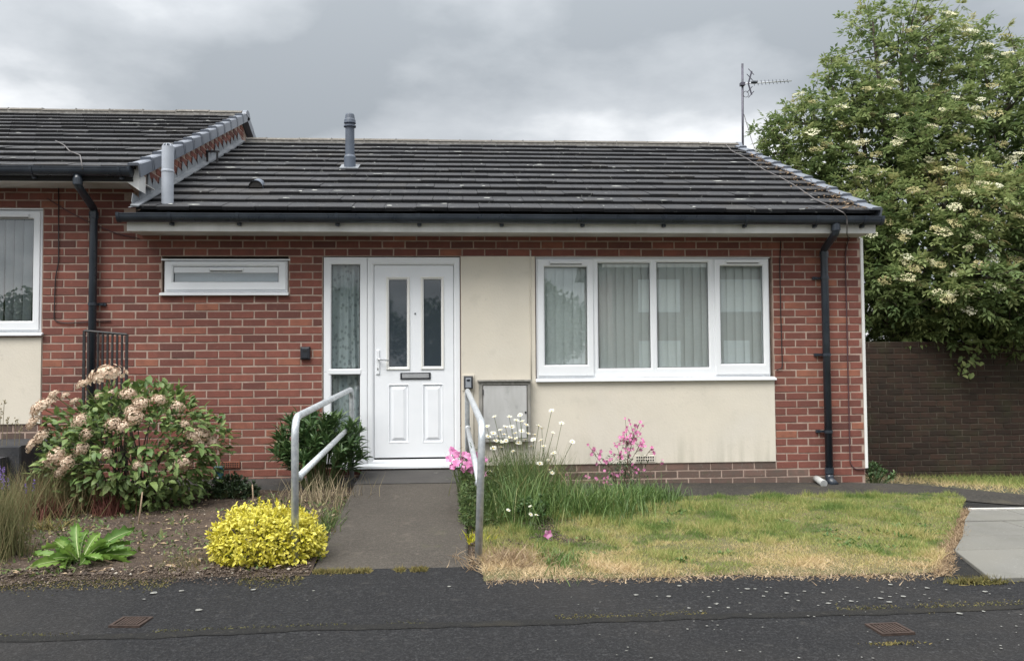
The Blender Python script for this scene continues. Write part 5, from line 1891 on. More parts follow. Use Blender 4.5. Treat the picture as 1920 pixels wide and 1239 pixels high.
# ---- hydrangea
hc = np.array([-2.72, -1.02, .0])
hg = float(G(hc[0], hc[1]))
hyd = thing('hydrangea', 'large hydrangea bush with dry pinkish-beige mophead flowers', 'shrub', (hc[0], hc[1], hg))
HC, HR = np.array([-2.72, -1.02, hg + .45]), np.array([.69, .54, .55])
b = MB()
for k in range(34):
    d = rdir(1)[0]; d[2] = abs(d[2]) * .8 + .15
    e_ = HC + d * HR * random.uniform(.75, .98)
    s0_ = (HC[0] + random.uniform(-.16, .16), HC[1] + random.uniform(-.12, .12), hg - .02)
    md = Vector(s0_).lerp(Vector(e_), .5) + Vector((0, 0, .10))
    b.tube([s0_, md, e_], [.009, .006, .004], 6)
b.build('stems', 'bark', hyd, smooth=True)['kind'] = 'stuff'
lm = [leafmesh('leaf', 1.0, .62, 'hydrangea_leaf', bd) for bd in (.05, .18, .3)]
n_ = 0
while n_ < 300:
    d = rdir(1)[0]
    if d[2] < -.45 or d[1] > .55: continue
    d2 = d * (1 + .42 * (vnoise(d[0] * 3 + 5, d[2] * 3 + d[1] * 2, 1.3, 9) - .5))
    P = HC + d2 * HR * random.uniform(.86, 1.03)
    if P[2] < hg + .04: continue
    dr = d + rdir(1)[0] * .75 + np.array([0, -.15, -.15])
    nn = d * .5 + UP * .8 + rdir(1)[0] * .35
    link('leaf', lm[n_ % 3], None, hyd, basis(P, dr, nn, random.uniform(.06, .115)))
    n_ += 1
n = 4200
d = rdir(n)
P = HC + d * HR * ((rng.uniform(.30, 1.0, n) ** .5) * (1 + .42 * (vnoise(d[:, 0] * 3 + 5, d[:, 2] * 3 + d[:, 1] * 2, 1.3, 9) - .5)))[:, None]
k_ = (P[:, 2] > hg + .02) & (d[:, 1] < .6)
P, d = P[k_], d[k_]
n = len(P)
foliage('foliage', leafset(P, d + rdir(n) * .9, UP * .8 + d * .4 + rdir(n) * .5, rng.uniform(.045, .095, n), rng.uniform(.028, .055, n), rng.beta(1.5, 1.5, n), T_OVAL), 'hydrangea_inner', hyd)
hm = []
for k in range(5):
    me = blooms('flower_head', 210, 1.0, .74, .155)
    me.materials.append(MAT['hydrangea_flower'])
    hm.append(me)
heads = [(200, 704, 34), (157, 720, 15), (240, 738, 17), (76, 764, 22), (94, 755, 17), (64, 792, 17), (80, 818, 20), (60, 834, 15), (150, 788, 17), (140, 752, 10),
         (212, 795, 17), (231, 799, 16), (252, 782, 18), (246, 770, 14), (265, 756, 17), (299, 749, 15), (334, 761, 14), (162, 813, 14), (152, 841, 14), (197, 851, 13),
         (348, 795, 11), (362, 815, 18), (380, 812, 17), (399, 829, 15), (372, 828, 13), (346, 866, 16), (104, 856, 22), (84, 868, 14), (124, 868, 17), (112, 884, 14), (122, 742, 10), (210, 736, 10), (336, 869, 12), (258, 873, 10), (100, 740, 12), (186, 742, 10)]
b = MB()
for i, (px, py, rr) in enumerate(heads):
    c, hit = ell_hit(px, py, HC, HR * 1.02)
    dist = c[1] - CAM[1]
    r_ = rr * dist / F_PX * .92
    out = nrm(c - HC) + np.array([0, -.2, .5])
    q = Vector(out).to_track_quat('Z', 'Y').to_matrix().to_4x4()
    mw = Matrix.Translation(Vector(c)) @ q @ Matrix.Rotation(random.random() * 6, 4, 'Z') @ Matrix.Scale(r_, 4)
    link('flower_head', hm[i % 5], None, hyd, mw)
    b.tube([c, Vector(c) * .6 + Vector(HC) * .4], [.004, .005], 5)
b.build('flower_stalks', 'stem_green', hyd)['kind'] = 'stuff'

# ---- broad-leaved weed (rosette of jagged leaves)
wc = gnd(150, 1058)
wd = thing('broad_leaved_weed', 'low rosette weed with long jagged bright green leaves', 'weed', wc)
def jag(L, W, bend, seed):
    r = random.Random(seed)
    m = 13
    vs, fs = [], []
    for i in range(m + 1):
        t = i / m
        w = W * (.18 + .95 * t ** .8) * (1 - t ** 6) * (1 + (.45 if i % 2 else -.40) * (1 - t * .5) * r.uniform(.6, 1.2)) 
        if i == m: w = .004
        x, z = L * t * (1 - .10 * t), L * (.34 * t - bend * t * t)
        s = r.uniform(-.004, .004)
        vs += [(x + .02 * (i % 2), w, z + .018 + s), (x, w * .5, z + .004), (x, 0, z), (x, -w * .5, z + .004), (x + .02 * ((i + 1) % 2), -w * r.uniform(.85, 1.15), z + .018 - s)]
    for i in range(m):
        for k in range(4):
            a = i * 5 + k
            fs.append((a, a + 1, a + 6, a + 5))
    me = mesh_np('leaf', vs, fs, None, True)
    me.materials.append(MAT['weed_leaf'])
    q = MB()
    q.tube([(L * t * (1 - .10 * t), 0, L * (.34 * t - bend * t * t) + .002) for t in np.linspace(0, .95, 9)], list(np.linspace(.005, .0012, 9)), 5)
    rb = mesh_np('midrib', q.v, q.f)
    rb.materials.append(MAT['midrib'])
    return me, rb
jm = [jag(.30, .046, .36, 1), jag(.36, .050, .52, 2), jag(.27, .040, .22, 3), jag(.33, .044, .45, 4), jag(.22, .036, .3, 5)]
for k in range(34):
    a = 2 * math.pi * k / 34 * 2.4 + random.uniform(-.2, .2)
    tilt = random.choice((random.uniform(-.1, .35), random.uniform(.4, 1.0))) * (1.0 if math.sin(a) > -.3 else .6)
    mw = Matrix.Translation(wc + Vector((.02 * math.cos(a), .02 * math.sin(a), .02))) @ Matrix.Rotation(a, 4, 'Z') @ Matrix.Rotation(-tilt, 4, 'Y') @ Matrix.Rotation(random.uniform(-.9, .9), 4, 'X') @ Matrix.Scale(random.uniform(.75, 1.1), 4)
    me, rb = jm[k % 5]
    lf = link('leaf', me, None, wd, mw)
    link('midrib', rb, None, lf, mw)

# ---- golden euonymus
ec = gnd(492, 1068)
EC, ER = np.array([ec.x - .015, -2.90, -.105 + .13]), np.array([.355, .27, .215])
eu = thing('golden_euonymus', 'rounded golden yellow shrub beside the path entrance', 'shrub', (EC[0], EC[1], -.105))
n = 8500
d = rdir(n)
bump_ = 1 + .62 * (fnoise(d[:, 0] * 2 + d[:, 1] * 1.3, d[:, 2] * 2 + d[:, 1], 2.2, 5) - .5)
rad = rng.uniform(.62, 1, n) ** .6
P = EC + d * ER * (bump_ * rad)[:, None]
P[:, 0] -= .10 * np.clip(P[:, 2] - EC[2], -1, 0) * 0
k_ = P[:, 2] > -.115
P, d, rad = P[k_], d[k_], rad[k_]
n = len(P)
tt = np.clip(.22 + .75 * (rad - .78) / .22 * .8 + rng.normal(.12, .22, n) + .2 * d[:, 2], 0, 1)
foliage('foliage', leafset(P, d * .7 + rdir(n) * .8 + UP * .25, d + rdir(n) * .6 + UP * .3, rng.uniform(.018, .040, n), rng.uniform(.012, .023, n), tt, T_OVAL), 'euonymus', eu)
sets = []
for k in range(60):
    dd = nrm(rdir(1)[0] + np.array([0, -.3, .8]))
    base = EC + dd * ER * .95
    m = 12
    s = np.linspace(0, 1, m)
    P2 = base + np.outer(s, np.array([dd[0] * .3, dd[1] * .3, 1]) * random.uniform(.03, .085))
    sets.append(leafset(P2, rdir(m) + UP * .5, UP + rdir(m) * .5, rng.uniform(.018, .03, m), .014, rng.uniform(.5, 1, m), T_OVAL))
foliage('shoots', sets, 'euonymus', eu)
b = MB()
for k in range(14):
    a = random.uniform(0, 6.28)
    b.tube([(EC[0] + .05 * math.cos(a), EC[1] + .05 * math.sin(a), -.13), (EC[0] + .22 * math.cos(a), EC[1] + .16 * math.sin(a), .05), (EC[0] + .30 * math.cos(a), EC[1] + .2 * math.sin(a), .14)], [.007, .005, .003], 5)
b.build('stems', 'bark', eu)['kind'] = 'stuff'

# ---- dark green lance-leaved shrub by the handrail
def lance_shrub(name, label, c, r, nst, nl, L, Wd, mat, zmin, cat='shrub', up=.6, stem='stem_green'):
    t = thing(name, label, cat, (c[0], c[1], zmin))
    b = MB()
    sets = []
    for k in range(nst):
        d = rdir(1)[0]; d[2] = abs(d[2]); d[1] = d[1] * .9
        tip = Vector(c + d * r * random.uniform(.70, 1.02))
        s0_ = Vector((c[0] + d[0] * r[0] * .25, c[1] + d[1] * r[1] * .25, zmin - .02))
        md = s0_.lerp(tip, .55) + Vector((0, 0, .12 * r[2]))
        b.tube([s0_, md, tip], [.006, .0045, .002], 5)
        s = rng.uniform(.35, 1.0, nl) ** .7
        s[-5:] = 1.0
        P = np.array([(s0_ * (1 - q) ** 2 + md * 2 * q * (1 - q) + tip * q * q)[:] for q in s])
        ax_ = nrm(np.array((tip - md)[:])[None])[0]
        D = rdir(nl) * .9 + ax_ * .55 + UP * (up - .3)
        sets.append(leafset(P, D, UP + rdir(nl) * .5, rng.uniform(L * .65, L * 1.15, nl), Wd * rng.uniform(.8, 1.15, nl), rng.beta(1.6, 2.0, nl) * (.4 + .6 * s), T_OVAL))
    b.build('stems', stem, t)['kind'] = 'stuff'
    foliage('foliage', sets, mat, t)
    return t
sg = at(600, 860, -.42)
lance_shrub('leafy_shrub', 'dark green lance-leaved shrub between the brick wall and handrail', np.array([sg.x, -.44, .28]), np.array([.44, .32, .45]), 80, 24, .135, .032, 'shrub_leaf', -.01, up=.7)
sg = at(432, 915, -.75)
lance_shrub('low_shrub', 'small dark low shrub under the terracotta air brick', np.array([sg.x, -.75, .02]), np.array([.30, .20, .17]), 46, 22, .05, .022, 'dark_leaf', -.025, up=.5)
# dead stalks and weeds under the rail
def stalks(name, label, fx, n, h0, h1, mat, cat, lean=.25, w=.004, tl=0, th=1, T=T_BLADE, parent=None):
    x, y = fx(n)
    z = G(x, y) + .0
    D = np.stack([rng.normal(0, lean, n), rng.normal(0, lean, n), np.ones(n)], 1)
    o = foliage(name, leafset(np.stack([x, y, z], 1), D, rdir(n) * np.array([1, 1, .15]), rng.uniform(h0, h1, n), w, tl + (th - tl) * rng.beta(1.6, 1.6, n), T), mat, parent)
    if parent is None: tag(o, label, cat)
    return o
def blob(px, py, sx, sy):
    g = gnd(px, py)
    return lambda n: (g.x + rng.normal(0, sx, n), g.y + rng.normal(0, sy, n))
stalks('dead_stalks', 'pale dead stalks beneath the dark green shrub', blob(608, 945, .16, .16), 260, .10, .30, 'stalk', 'weeds', .3, .006, .3, 1)
stalks('weeds', 'grey-green weeds along the path edge beside the yellow shrub', blob(605, 1000, .05, .28), 420, .05, .16, 'fern_leaf', 'weeds', .6, .008)
stalks('weeds', 'thin low weeds between the soil bed and the yellow shrub', blob(352, 1060, .10, .10), 260, .03, .10, 'wisp', 'weeds', .6, .006)
n = 5200
x_, y_ = _fx(n)
k_ = fnoise(x_, y_, 2.4, 91) + .35 * sst(-1.9, -3.0, x_) > .56
x_, y_ = x_[k_], y_[k_]
n = len(x_)
o = foliage('seedlings', leafset(np.stack([x_, y_, bedz(x_, y_)], 1), np.stack([rng.normal(0, .8, n), rng.normal(0, .8, n), rng.uniform(.2, 1, n)], 1), UP + rdir(n) * .6, rng.uniform(.02, .06, n), rng.uniform(.008, .02, n), rng.uniform(.2, 1, n), T_DIA), 'fern_leaf')
tag(o, 'small weed seedlings sprouting over the soil bed', 'weeds')
n = 330
s_ = rng.uniform(0, 1, n) ** 1.6 * SL * .8
xr_ = 4.06 - np.abs(rng.normal(0, .16, n)) * (1.1 - s_ / SL)
P_ = np.array([rp(xr_[k], s_[k], .060) for k in range(n)])
o = foliage('roof_litter', leafset(P_, np.stack([rng.normal(0, 1, n), rng.normal(0, 1, n) * .9, rng.normal(0, .3, n) + .35 * 0], 1), np.tile(np.array([0, -math.sin(SA), math.cos(SA)]), (n, 1)) + rdir(n) * .3, rng.uniform(.015, .05, n), rng.uniform(.01, .025, n), rng.beta(1.0, 3, n) * .7, T_DIA), 'straw')
tag(o, 'brown leaf litter caught along the roof verge', 'litter')
for par, ze_, x0_, x1_, m in ((roof, ZE, -2.85, 4.0, 85), (nroof, ZEN, -6.5, -3.1, 30)):
    q = MB()
    for k in range(m):
        c = random.randrange(0, 13)
        x0q, sq = random.uniform(x0_, x1_), c * GAU + abs(random.gauss(.05, .09))
        h_ = .052 - .030 * (sq - c * GAU) / GAU + .004
        r1, r2 = random.choice((.012, .018, .025, .04, .07)), random.uniform(.008, .022)
        nn = 7
        pts = [rp(x0q + r1 * random.uniform(.6, 1.1) * math.cos(6.283 * u / nn), sq + r2 * random.uniform(.6, 1.1) * math.sin(6.283 * u / nn), h_, ze_) for u in range(nn)]
        q.add(pts, [tuple(range(nn))])
    kind(q.build('lichen_flecks', 'roof_lichen', par), 'stuff')
sets = []
for k in range(26):
    x0q, y0q = random.uniform(.7, 3.6), random.uniform(-3.3, -1.2)
    if not bool(inlawn(np.array(x0q), np.array(y0q))): continue
    m = random.randrange(14, 40)
    xs2, ys2 = rng.normal(x0q, .045, m), rng.normal(y0q, .03, m)
    sets.append(leafset(np.stack([xs2, ys2, G(xs2, ys2) + .012], 1), np.stack([rng.normal(0, 1, m), rng.normal(0, 1, m), rng.uniform(.1, .8, m)], 1), UP + rdir(m) * .4, rng.uniform(.025, .055, m), rng.uniform(.012, .024, m), rng.uniform(0, .8, m), T_DIA))
tag(foliage('lawn_weeds', sets, 'wet_grass'), 'broad-leaved weeds dotted through the lawn', 'weeds')
# ---- wispy plants at the picture's edge
stalks('feathery_grass', 'tall feathery grass clump at the edge of the soil bed', lambda n: (gnd(5, 1050).x + rng.normal(-.02, .075, n), gnd(5, 1050).y + rng.normal(0, .08, n)), 900, .25, .62, 'wisp', 'grass', .16, .0035, 0, .75)
stalks('feathery_grass', 'brownish feathery seed-head grass between the hydrangea and the lavender', lambda n: (gnd(95, 965).x + rng.normal(0, .17, n), gnd(95, 965).y + rng.normal(0, .16, n)), 1900, .14, .48, 'wisp', 'grass', .3, .0045, .1, 1)
stalks('red_leaved_weed', 'dark red weed at the foot of the hydrangea', blob(78, 975, .08, .07), 420, .08, .24, 'red_wisp', 'weed', .4, .008)
stalks('red_leaved_weed', 'thin reddish weed in front of the hydrangea stems', blob(205, 968, .06, .06), 300, .08, .30, 'red_wisp', 'weed', .25, .006)
stalks('weeds', 'yellowing low weeds below the feathery grass', blob(80, 1000, .12, .05), 160, .06, .18, 'moss', 'weeds', .9, .008, .3, 1)
lv = gnd(18, 990)
t = thing('lavender', 'purple lavender spikes at the edge of the soil bed', 'plant', lv)
sets, b = [], MB()
for k in range(20):
    p0 = Vector((lv.x + random.gauss(-.06, .07), lv.y + random.gauss(0, .09), lv.z))
    tp3 = p0 + Vector((random.gauss(0, .07), random.gauss(0, .05), random.uniform(.30, .52)))
    b.tube([p0, tp3], .002, 4)
    m = 20
    s = np.linspace(.80, 1.03, m)
    P = np.array(p0[:]) + np.outer(s, np.array((tp3 - p0)[:]))
    sets.append(leafset(P, rdir(m) + UP * .4, rdir(m), .015, .009, rng.uniform(0, 1, m), T_DIA))
b.build('stems', 'stem_green', t)['kind'] = 'stuff'
foliage('flower_spikes', sets, 'purple_petal', t)
# ---- daisies
dc = at(985, 900, -.95)
dz = thing('oxeye_daisies', 'clump of white oxeye daisies in front of the meter cabinet', 'flowers', (dc.x, -.95, float(G(dc.x, -.95))))
def daisy_mesh(k):
    r = random.Random(k)
    m = 15
    a = np.arange(m) * 2 * math.pi / m + np.array([r.uniform(-.1, .1) for _ in range(m)])
    D = np.stack([np.cos(a), np.sin(a), np.array([r.uniform(-.05, .28) for _ in range(m)])], 1)
    V, F, T = leafset(D * .22, D, np.tile(UP, (m, 1)), .80, .34, .5, T_DIA)
    me = mesh_np('flower_head', V, F)
    me.materials.append(MAT['white_petal'])
    q = MB()
    q.lathe((0, 0, 0), [(.05, -.10), (.24, -.08), (.30, .02), (.22, .10), (.08, .15)], 10)
    ce = mesh_np('eye', q.v, q.f, None, True)
    ce.materials.append(MAT['yellow_eye'])
    return me, ce
dm = [daisy_mesh(k) for k in range(4)]
spots_ = [(927, 781, 7), (955, 781, 8), (975, 778, 8), (968, 788, 9), (979, 790, 9), (987, 796, 8), (913, 799, 8), (938, 806, 7), (948, 800, 8), (960, 800, 8), (1010, 798, 9), (1016, 803, 8), (1034, 770, 8), (1053, 793, 8), (1073, 828, 8),
          (925, 812, 8), (915, 818, 8), (945, 814, 8), (956, 820, 9), (966, 812, 8), (972, 830, 9), (985, 824, 8), (1003, 815, 9), (1014, 825, 8), (930, 826, 8), (925, 840, 9), (939, 838, 8), (962, 846, 8), (996, 836, 8), (1019, 836, 8), (1038, 849, 8),
          (1012, 869, 9), (1028, 862, 6), (919, 883, 8), (944, 885, 9), (953, 889, 8), (1030, 881, 7), (1035, 886, 8), (1037, 811, 6), (949, 826, 7), (978, 808, 8), (934, 818, 7), (990, 812, 7), (953, 956, 6), (994, 949, 5), (995, 964, 6), (1006, 965, 6), (912, 902, 5), (1000, 824, 8), (967, 822, 8), (941, 828, 7)]
b = MB()
rt_ = Vector((dc.x, -.95, float(G(dc.x, -.95))))
for i, (px, py, r_) in enumerate(spots_):
    Y = -.95 + random.uniform(-.22, .28)
    if py > 940: Y = -2.2
    p = at(px, py, Y)
    s = r_ * (Y - CAM[1]) / F_PX * .80
    tl_ = Vector((random.gauss(0, .35), random.gauss(-.35, .3), 1)).normalized()
    mw = Matrix.Translation(p) @ tl_.to_track_quat('Z', 'Y').to_matrix().to_4x4() @ Matrix.Rotation(random.random() * 6, 4, 'Z') @ Matrix.Scale(s, 4)
    me, ce = dm[i % 4]
    hd = link('flower_head', me, None, dz, mw)
    link('eye', ce, None, hd, mw)
    gx_ = rt_.x + (p.x - rt_.x) * .45 + random.gauss(0, .05)
    g_ = Vector((gx_, Y + random.gauss(0, .06), float(G(gx_, Y)) - .01))
    b.tube([g_, g_.lerp(p, .5) + Vector((random.gauss(0, .015), random.gauss(0, .015), 0)), p - Vector((0, 0, .006))], .0023, 5)
b.build('stems', 'stem_green', dz)['kind'] = 'stuff'
dgx, dgy = gnd(965, 960).x, -1.0
stalks('foliage', '', lambda n: (rng.normal(dgx + .08, .19, n), rng.normal(-1.0, .22, n)), 1700, .12, .56, 'fern_leaf', '', .26, .006, 0, 1, T_BLADE, dz)
stalks('dry_stalks', '', lambda n: (rng.normal(at(1018, 870, -.9).x, .05, n), rng.normal(-.9, .08, n)), 130, .30, .48, 'stalk', '', .14, .005, .1, .9, T_BLADE, dz)
# ---- pink mallow
mc_ = at(872, 900, -1.7)
ml = thing('pink_mallow', 'pink mallow in flower by the handrail at the path edge', 'flowers', (mc_.x, -1.7, float(G(.3, -1.7))))
def mallow_mesh():
    m = 5
    a = np.arange(m) * 2 * math.pi / m
    D = np.stack([np.cos(a), np.sin(a), .35 + 0 * a], 1)
    V, F, T = leafset(D * .02, D, np.stack([-np.cos(a) * .3, -np.sin(a) * .3, np.ones(m)], 1), 1.0, 1.05, rng.uniform(.2, 1, m), T_OVAL)
    F = [tuple(f[:3]) if f[2] == f[3] else tuple(f) for f in F.tolist()]
    me = mesh_np('flower', V, F, T)
    me.materials.append(MAT['pink_petal'])
    return me
mm = [mallow_mesh() for _ in range(3)]
b = MB()
gb = Vector((at(872, 960, -1.75).x + .02, -1.75, float(G(.2, -1.75))))
for i, (px, py, r_, Y) in enumerate(((848, 846, 10, -1.7), (857, 852, 11, -1.75), (843, 860, 11, -1.72), (856, 868, 12, -1.8), (868, 862, 9, -1.7), (880, 856, 11, -1.75), (888, 866, 13, -1.8), (875, 872, 12, -1.82), (884, 880, 11, -1.8),
                           (868, 880, 10, -1.8), (848, 874, 9, -1.75), (894, 852, 9, -1.7), (847, 842, 8, -1.66), (909, 862, 8, -1.2), (908, 888, 9, -1.2), (871, 852, 9, -1.7), (850, 876, 8, -1.8), (1027, 1001, 12, -2.62))):
    p = at(px, py, Y)
    s = r_ * (Y - CAM[1]) / F_PX * .80
    tl_ = Vector((random.gauss(0, .4), -1.0, .5 + random.gauss(0, .3))).normalized()
    mw = Matrix.Translation(p) @ tl_.to_track_quat('Z', 'Y').to_matrix().to_4x4() @ Matrix.Rotation(random.random() * 6, 4, 'Z') @ Matrix.Scale(s, 4)
    link('flower', mm[i % 3], None, ml, mw)
    if px < 1000:
        b.tube([gb + Vector((random.gauss(0, .05), random.gauss(0, .08), 0)), gb.lerp(p, .6) + Vector((random.gauss(0, .02), 0, .03)), p], .003, 5)
    else:
        b.tube([Vector((p.x - .05, p.y + .05, float(G(p.x, p.y)))), p], .003, 5)
b.build('stems', 'stem_green', ml)['kind'] = 'stuff'
sets = []
for (px, py, sx, sz, Y, n, tlo) in ((868, 905, .10, .09, -1.7, 900, 0), (872, 950, .10, .10, -1.95, 1000, 0), (890, 985, .09, .07, -2.1, 700, .1), (912, 935, .13, .16, -1.6, 1000, .1)):
    c = at(px, py, Y)
    P = np.stack([rng.normal(c.x, sx, n), rng.normal(Y, .09, n), rng.normal(c.z, sz, n)], 1)
    P[:, 2] = np.maximum(P[:, 2], G(P[:, 0], P[:, 1]) + .01)
    P[:, 0] = np.maximum(P[:, 0], .035 + rng.uniform(0, .05, n))
    sets.append(leafset(P, rdir(n) + UP * .3, rdir(n), rng.uniform(.025, .055, n), rng.uniform(.005, .012, n), tlo + (1 - tlo) * rng.beta(1.3, 2.6, n), T_DIA))
foliage('foliage', sets, 'fern_leaf', ml)
# ---- red campion
cc = at(1160, 890, -.55)
cp = thing('red_campion', 'spindly pink campion flowering against the lower cream panel', 'flowers', (cc.x, -.55, float(G(cc.x, -.55))))
def camp_mesh():
    m = 5
    a = np.arange(m) * 2 * math.pi / m
    D = np.stack([np.cos(a), np.sin(a), .2 + 0 * a], 1)
    V, F, T = leafset(D * .05, D, np.tile(UP, (m, 1)), 1.0, .75, rng.uniform(.2, 1, m), T_DIA)
    me = mesh_np('flower', V, F, T)
    me.materials.append(MAT['campion_petal'])
    return me
cm = [camp_mesh() for _ in range(3)]
b = MB()
root_ = Vector((at(1165, 905, -.55).x, -.55, float(G(2, -.55))))
cl_ = [(1175, 822, 13, 13, 34), (1190, 812, 9, 12, 20), (1162, 850, 12, 10, 20), (1120, 850, 9, 8, 8), (1135, 866, 7, 5, 7), (1200, 835, 8, 8, 9), (1218, 845, 5, 5, 5), (1195, 880, 10, 7, 8), (1110, 845, 4, 5, 4), (1240, 868, 3, 5, 3), (1150, 890, 14, 8, 10), (1108, 900, 9, 5, 4), (1198, 795, 4, 4, 3), (1064, 893, 3, 3, 2), (1140, 905, 6, 4, 4)]
for (px, py, sx, sy, m) in cl_:
    ctr = at(px, py, -.55)
    st0 = root_.lerp(ctr, .55) + Vector((random.gauss(0, .02), random.gauss(0, .03), .02))
    b.tube([root_ + Vector((random.gauss(0, .03), random.gauss(0, .03), 0)), st0, ctr], [.0035, .0026, .0018], 5)
    for k in range(m):
        Y = -.55 + random.gauss(0, .06)
        p = at(random.gauss(px, sx * .8), random.gauss(py, sy * .9), Y)
        if p.z < float(G(p.x, Y)) + .05: continue
        tl_ = Vector((random.gauss(0, .6), -1 + random.gauss(0, .5), random.gauss(.3, .5))).normalized()
        mw = Matrix.Translation(p) @ tl_.to_track_quat('Z', 'Y').to_matrix().to_4x4() @ Matrix.Rotation(random.random() * 6, 4, 'Z') @ Matrix.Scale(random.uniform(.013, .022), 4)
        link('flower', cm[k % 3], None, cp, mw)
        b.tube([ctr.lerp(st0, random.uniform(0, .5)), p], .0014, 4)
b.build('stems', 'stem_red', cp)['kind'] = 'stuff'
n = 420
c = at(1165, 885, -.55)
P = np.stack([rng.normal(c.x, .10, n), rng.normal(-.55, .08, n), rng.normal(c.z, .09, n)], 1)
P[:, 2] = np.maximum(P[:, 2], G(P[:, 0], P[:, 1]))
foliage('foliage', leafset(P, rdir(n) + UP * .2, UP + rdir(n) * .5, rng.uniform(.02, .05, n), .013, rng.uniform(0, 1, n), T_OVAL), 'dark_leaf', cp)
# ---- long grass
def tall(label, fx, n, h0, h1, lean, tl, th, w=.0055):
    x, y = fx(n)
    # tussocks: blades of a tuft lean away from its middle
    tx, ty = np.round(x / .11) * .11, np.round(y / .11) * .11
    tx, ty = tx + .05 * (_hash((tx * 100).astype(np.int64), (ty * 100).astype(np.int64), 3) - .5), ty + .05 * (_hash((tx * 90).astype(np.int64), (ty * 100).astype(np.int64), 8) - .5)
    hv = .45 + .85 * _hash((np.round(x / .11)).astype(np.int64), (np.round(y / .11)).astype(np.int64), 5)
    x, y = tx + (x - tx) * .65, ty + (y - ty) * .65
    D = np.stack([rng.normal(.05, lean, n) + (x - tx) * 7, rng.normal(-.08, lean, n) + (y - ty) * 7, np.ones(n)], 1)
    N_ = np.stack([-D[:, 0], -D[:, 1], .3 * np.ones(n)], 1) + rdir(n) * .3
    h = rng.uniform(h0, h1, n) * hv
    TB = (np.array([(0, .5, 0), (0, -.5, 0), (.35, .45, .07), (.35, -.45, .07), (.7, .3, .04), (.7, -.3, .04), (.95, .03, -.16), (.95, -.03, -.16)]), np.array([(0, 1, 3, 2), (2, 3, 5, 4), (4, 5, 7, 6)]))
    o = foliage('long_grass', leafset(np.stack([x, y, G(x, y)], 1), D, N_, h, w, tl + (th - tl) * rng.beta(1.6, 1.8, n), TB), 'wet_grass')
    return tag(o, label, 'grass')
lg = gnd(1110, 965)
tall('tall green unmown grass between the daisies and the campion', lambda n: (rng.normal(lg.x - .02, .24, n), rng.normal(lg.y + .12, .22, n)), 1700, .14, .36, .42, 0, 1.0)
lg2 = gnd(1205, 938)
tall('dark green grass tuft at the foot of the campion', lambda n: (rng.normal(lg2.x, .16, n), rng.normal(lg2.y, .13, n)), 1500, .07, .19, .38, 0, .75)
lg3 = gnd(960, 960)
tall('tangled grass under the daisies', lambda n: (np.maximum(rng.normal(lg3.x, .16, n), .14), rng.normal(lg3.y, .33, n)), 2600, .12, .46, .42, .1, 1.0, .005)
lg4 = gnd(1050, 1055)
tall('green grass tuft at the front corner of the lawn', lambda n: (rng.normal(lg4.x, .07, n), rng.normal(lg4.y, .16, n)), 700, .04, .12, .45, .3, .95)
stalks('dry_straw', 'heap of dry straw at the foot of the handrail post', blob(955, 1058, .13, .10), 900, .04, .17, 'straw', 'straw', 1.1, .005)
stalks('yellow_weed', 'small yellow-leaved weed behind the handrail post', blob(895, 1015, .06, .06), 130, .03, .09, 'euonymus', 'weed', .8, .014, 0, .55)
iv = gnd(1000, 985)
lance_shrub('ivy_clump', 'dark ivy-leaved clump at the foot of the daisies', np.array([iv.x, iv.y, iv.z + .10]), np.array([.13, .11, .13]), 20, 12, .045, .028, 'shrub_leaf', iv.z, 'plant')
g_ = gnd(1652, 912)
lance_shrub('corner_weed', 'low green weed at the corner of the house by the boundary wall', np.array([4.42, .35, float(G(4.42, .35)) + .05]), np.array([.24, .25, .17]), 26, 16, .05, .024, 'shrub_leaf', float(G(4.42, .35)) - .05, 'weed')
tg = gnd(8, 830)
for i, lab in enumerate(('spindly seed-head weed standing against the neighbouring cream panel',)):
    b = MB()
    for (px, py) in ((8, 752), (15, 785), (30, 788), (2, 770), (38, 800)):
        p = at(px, py, -.75)
        b.tube([(p.x - .03, -.75, .10), (p.x - .01, -.75, p.z * .6 + .05), (p.x, -.75, p.z)], .0025, 4)
        for k in range(9):
            q = p + Vector((random.gauss(0, .012), random.gauss(0, .01), random.uniform(-.07, .02)))
            b.tube([q, q + Vector((random.gauss(0, .01), 0, .014))], [.006, .002], 4)
    tag(b.build('seed_head_weed', 'stalk', tint=True), lab, 'weed')

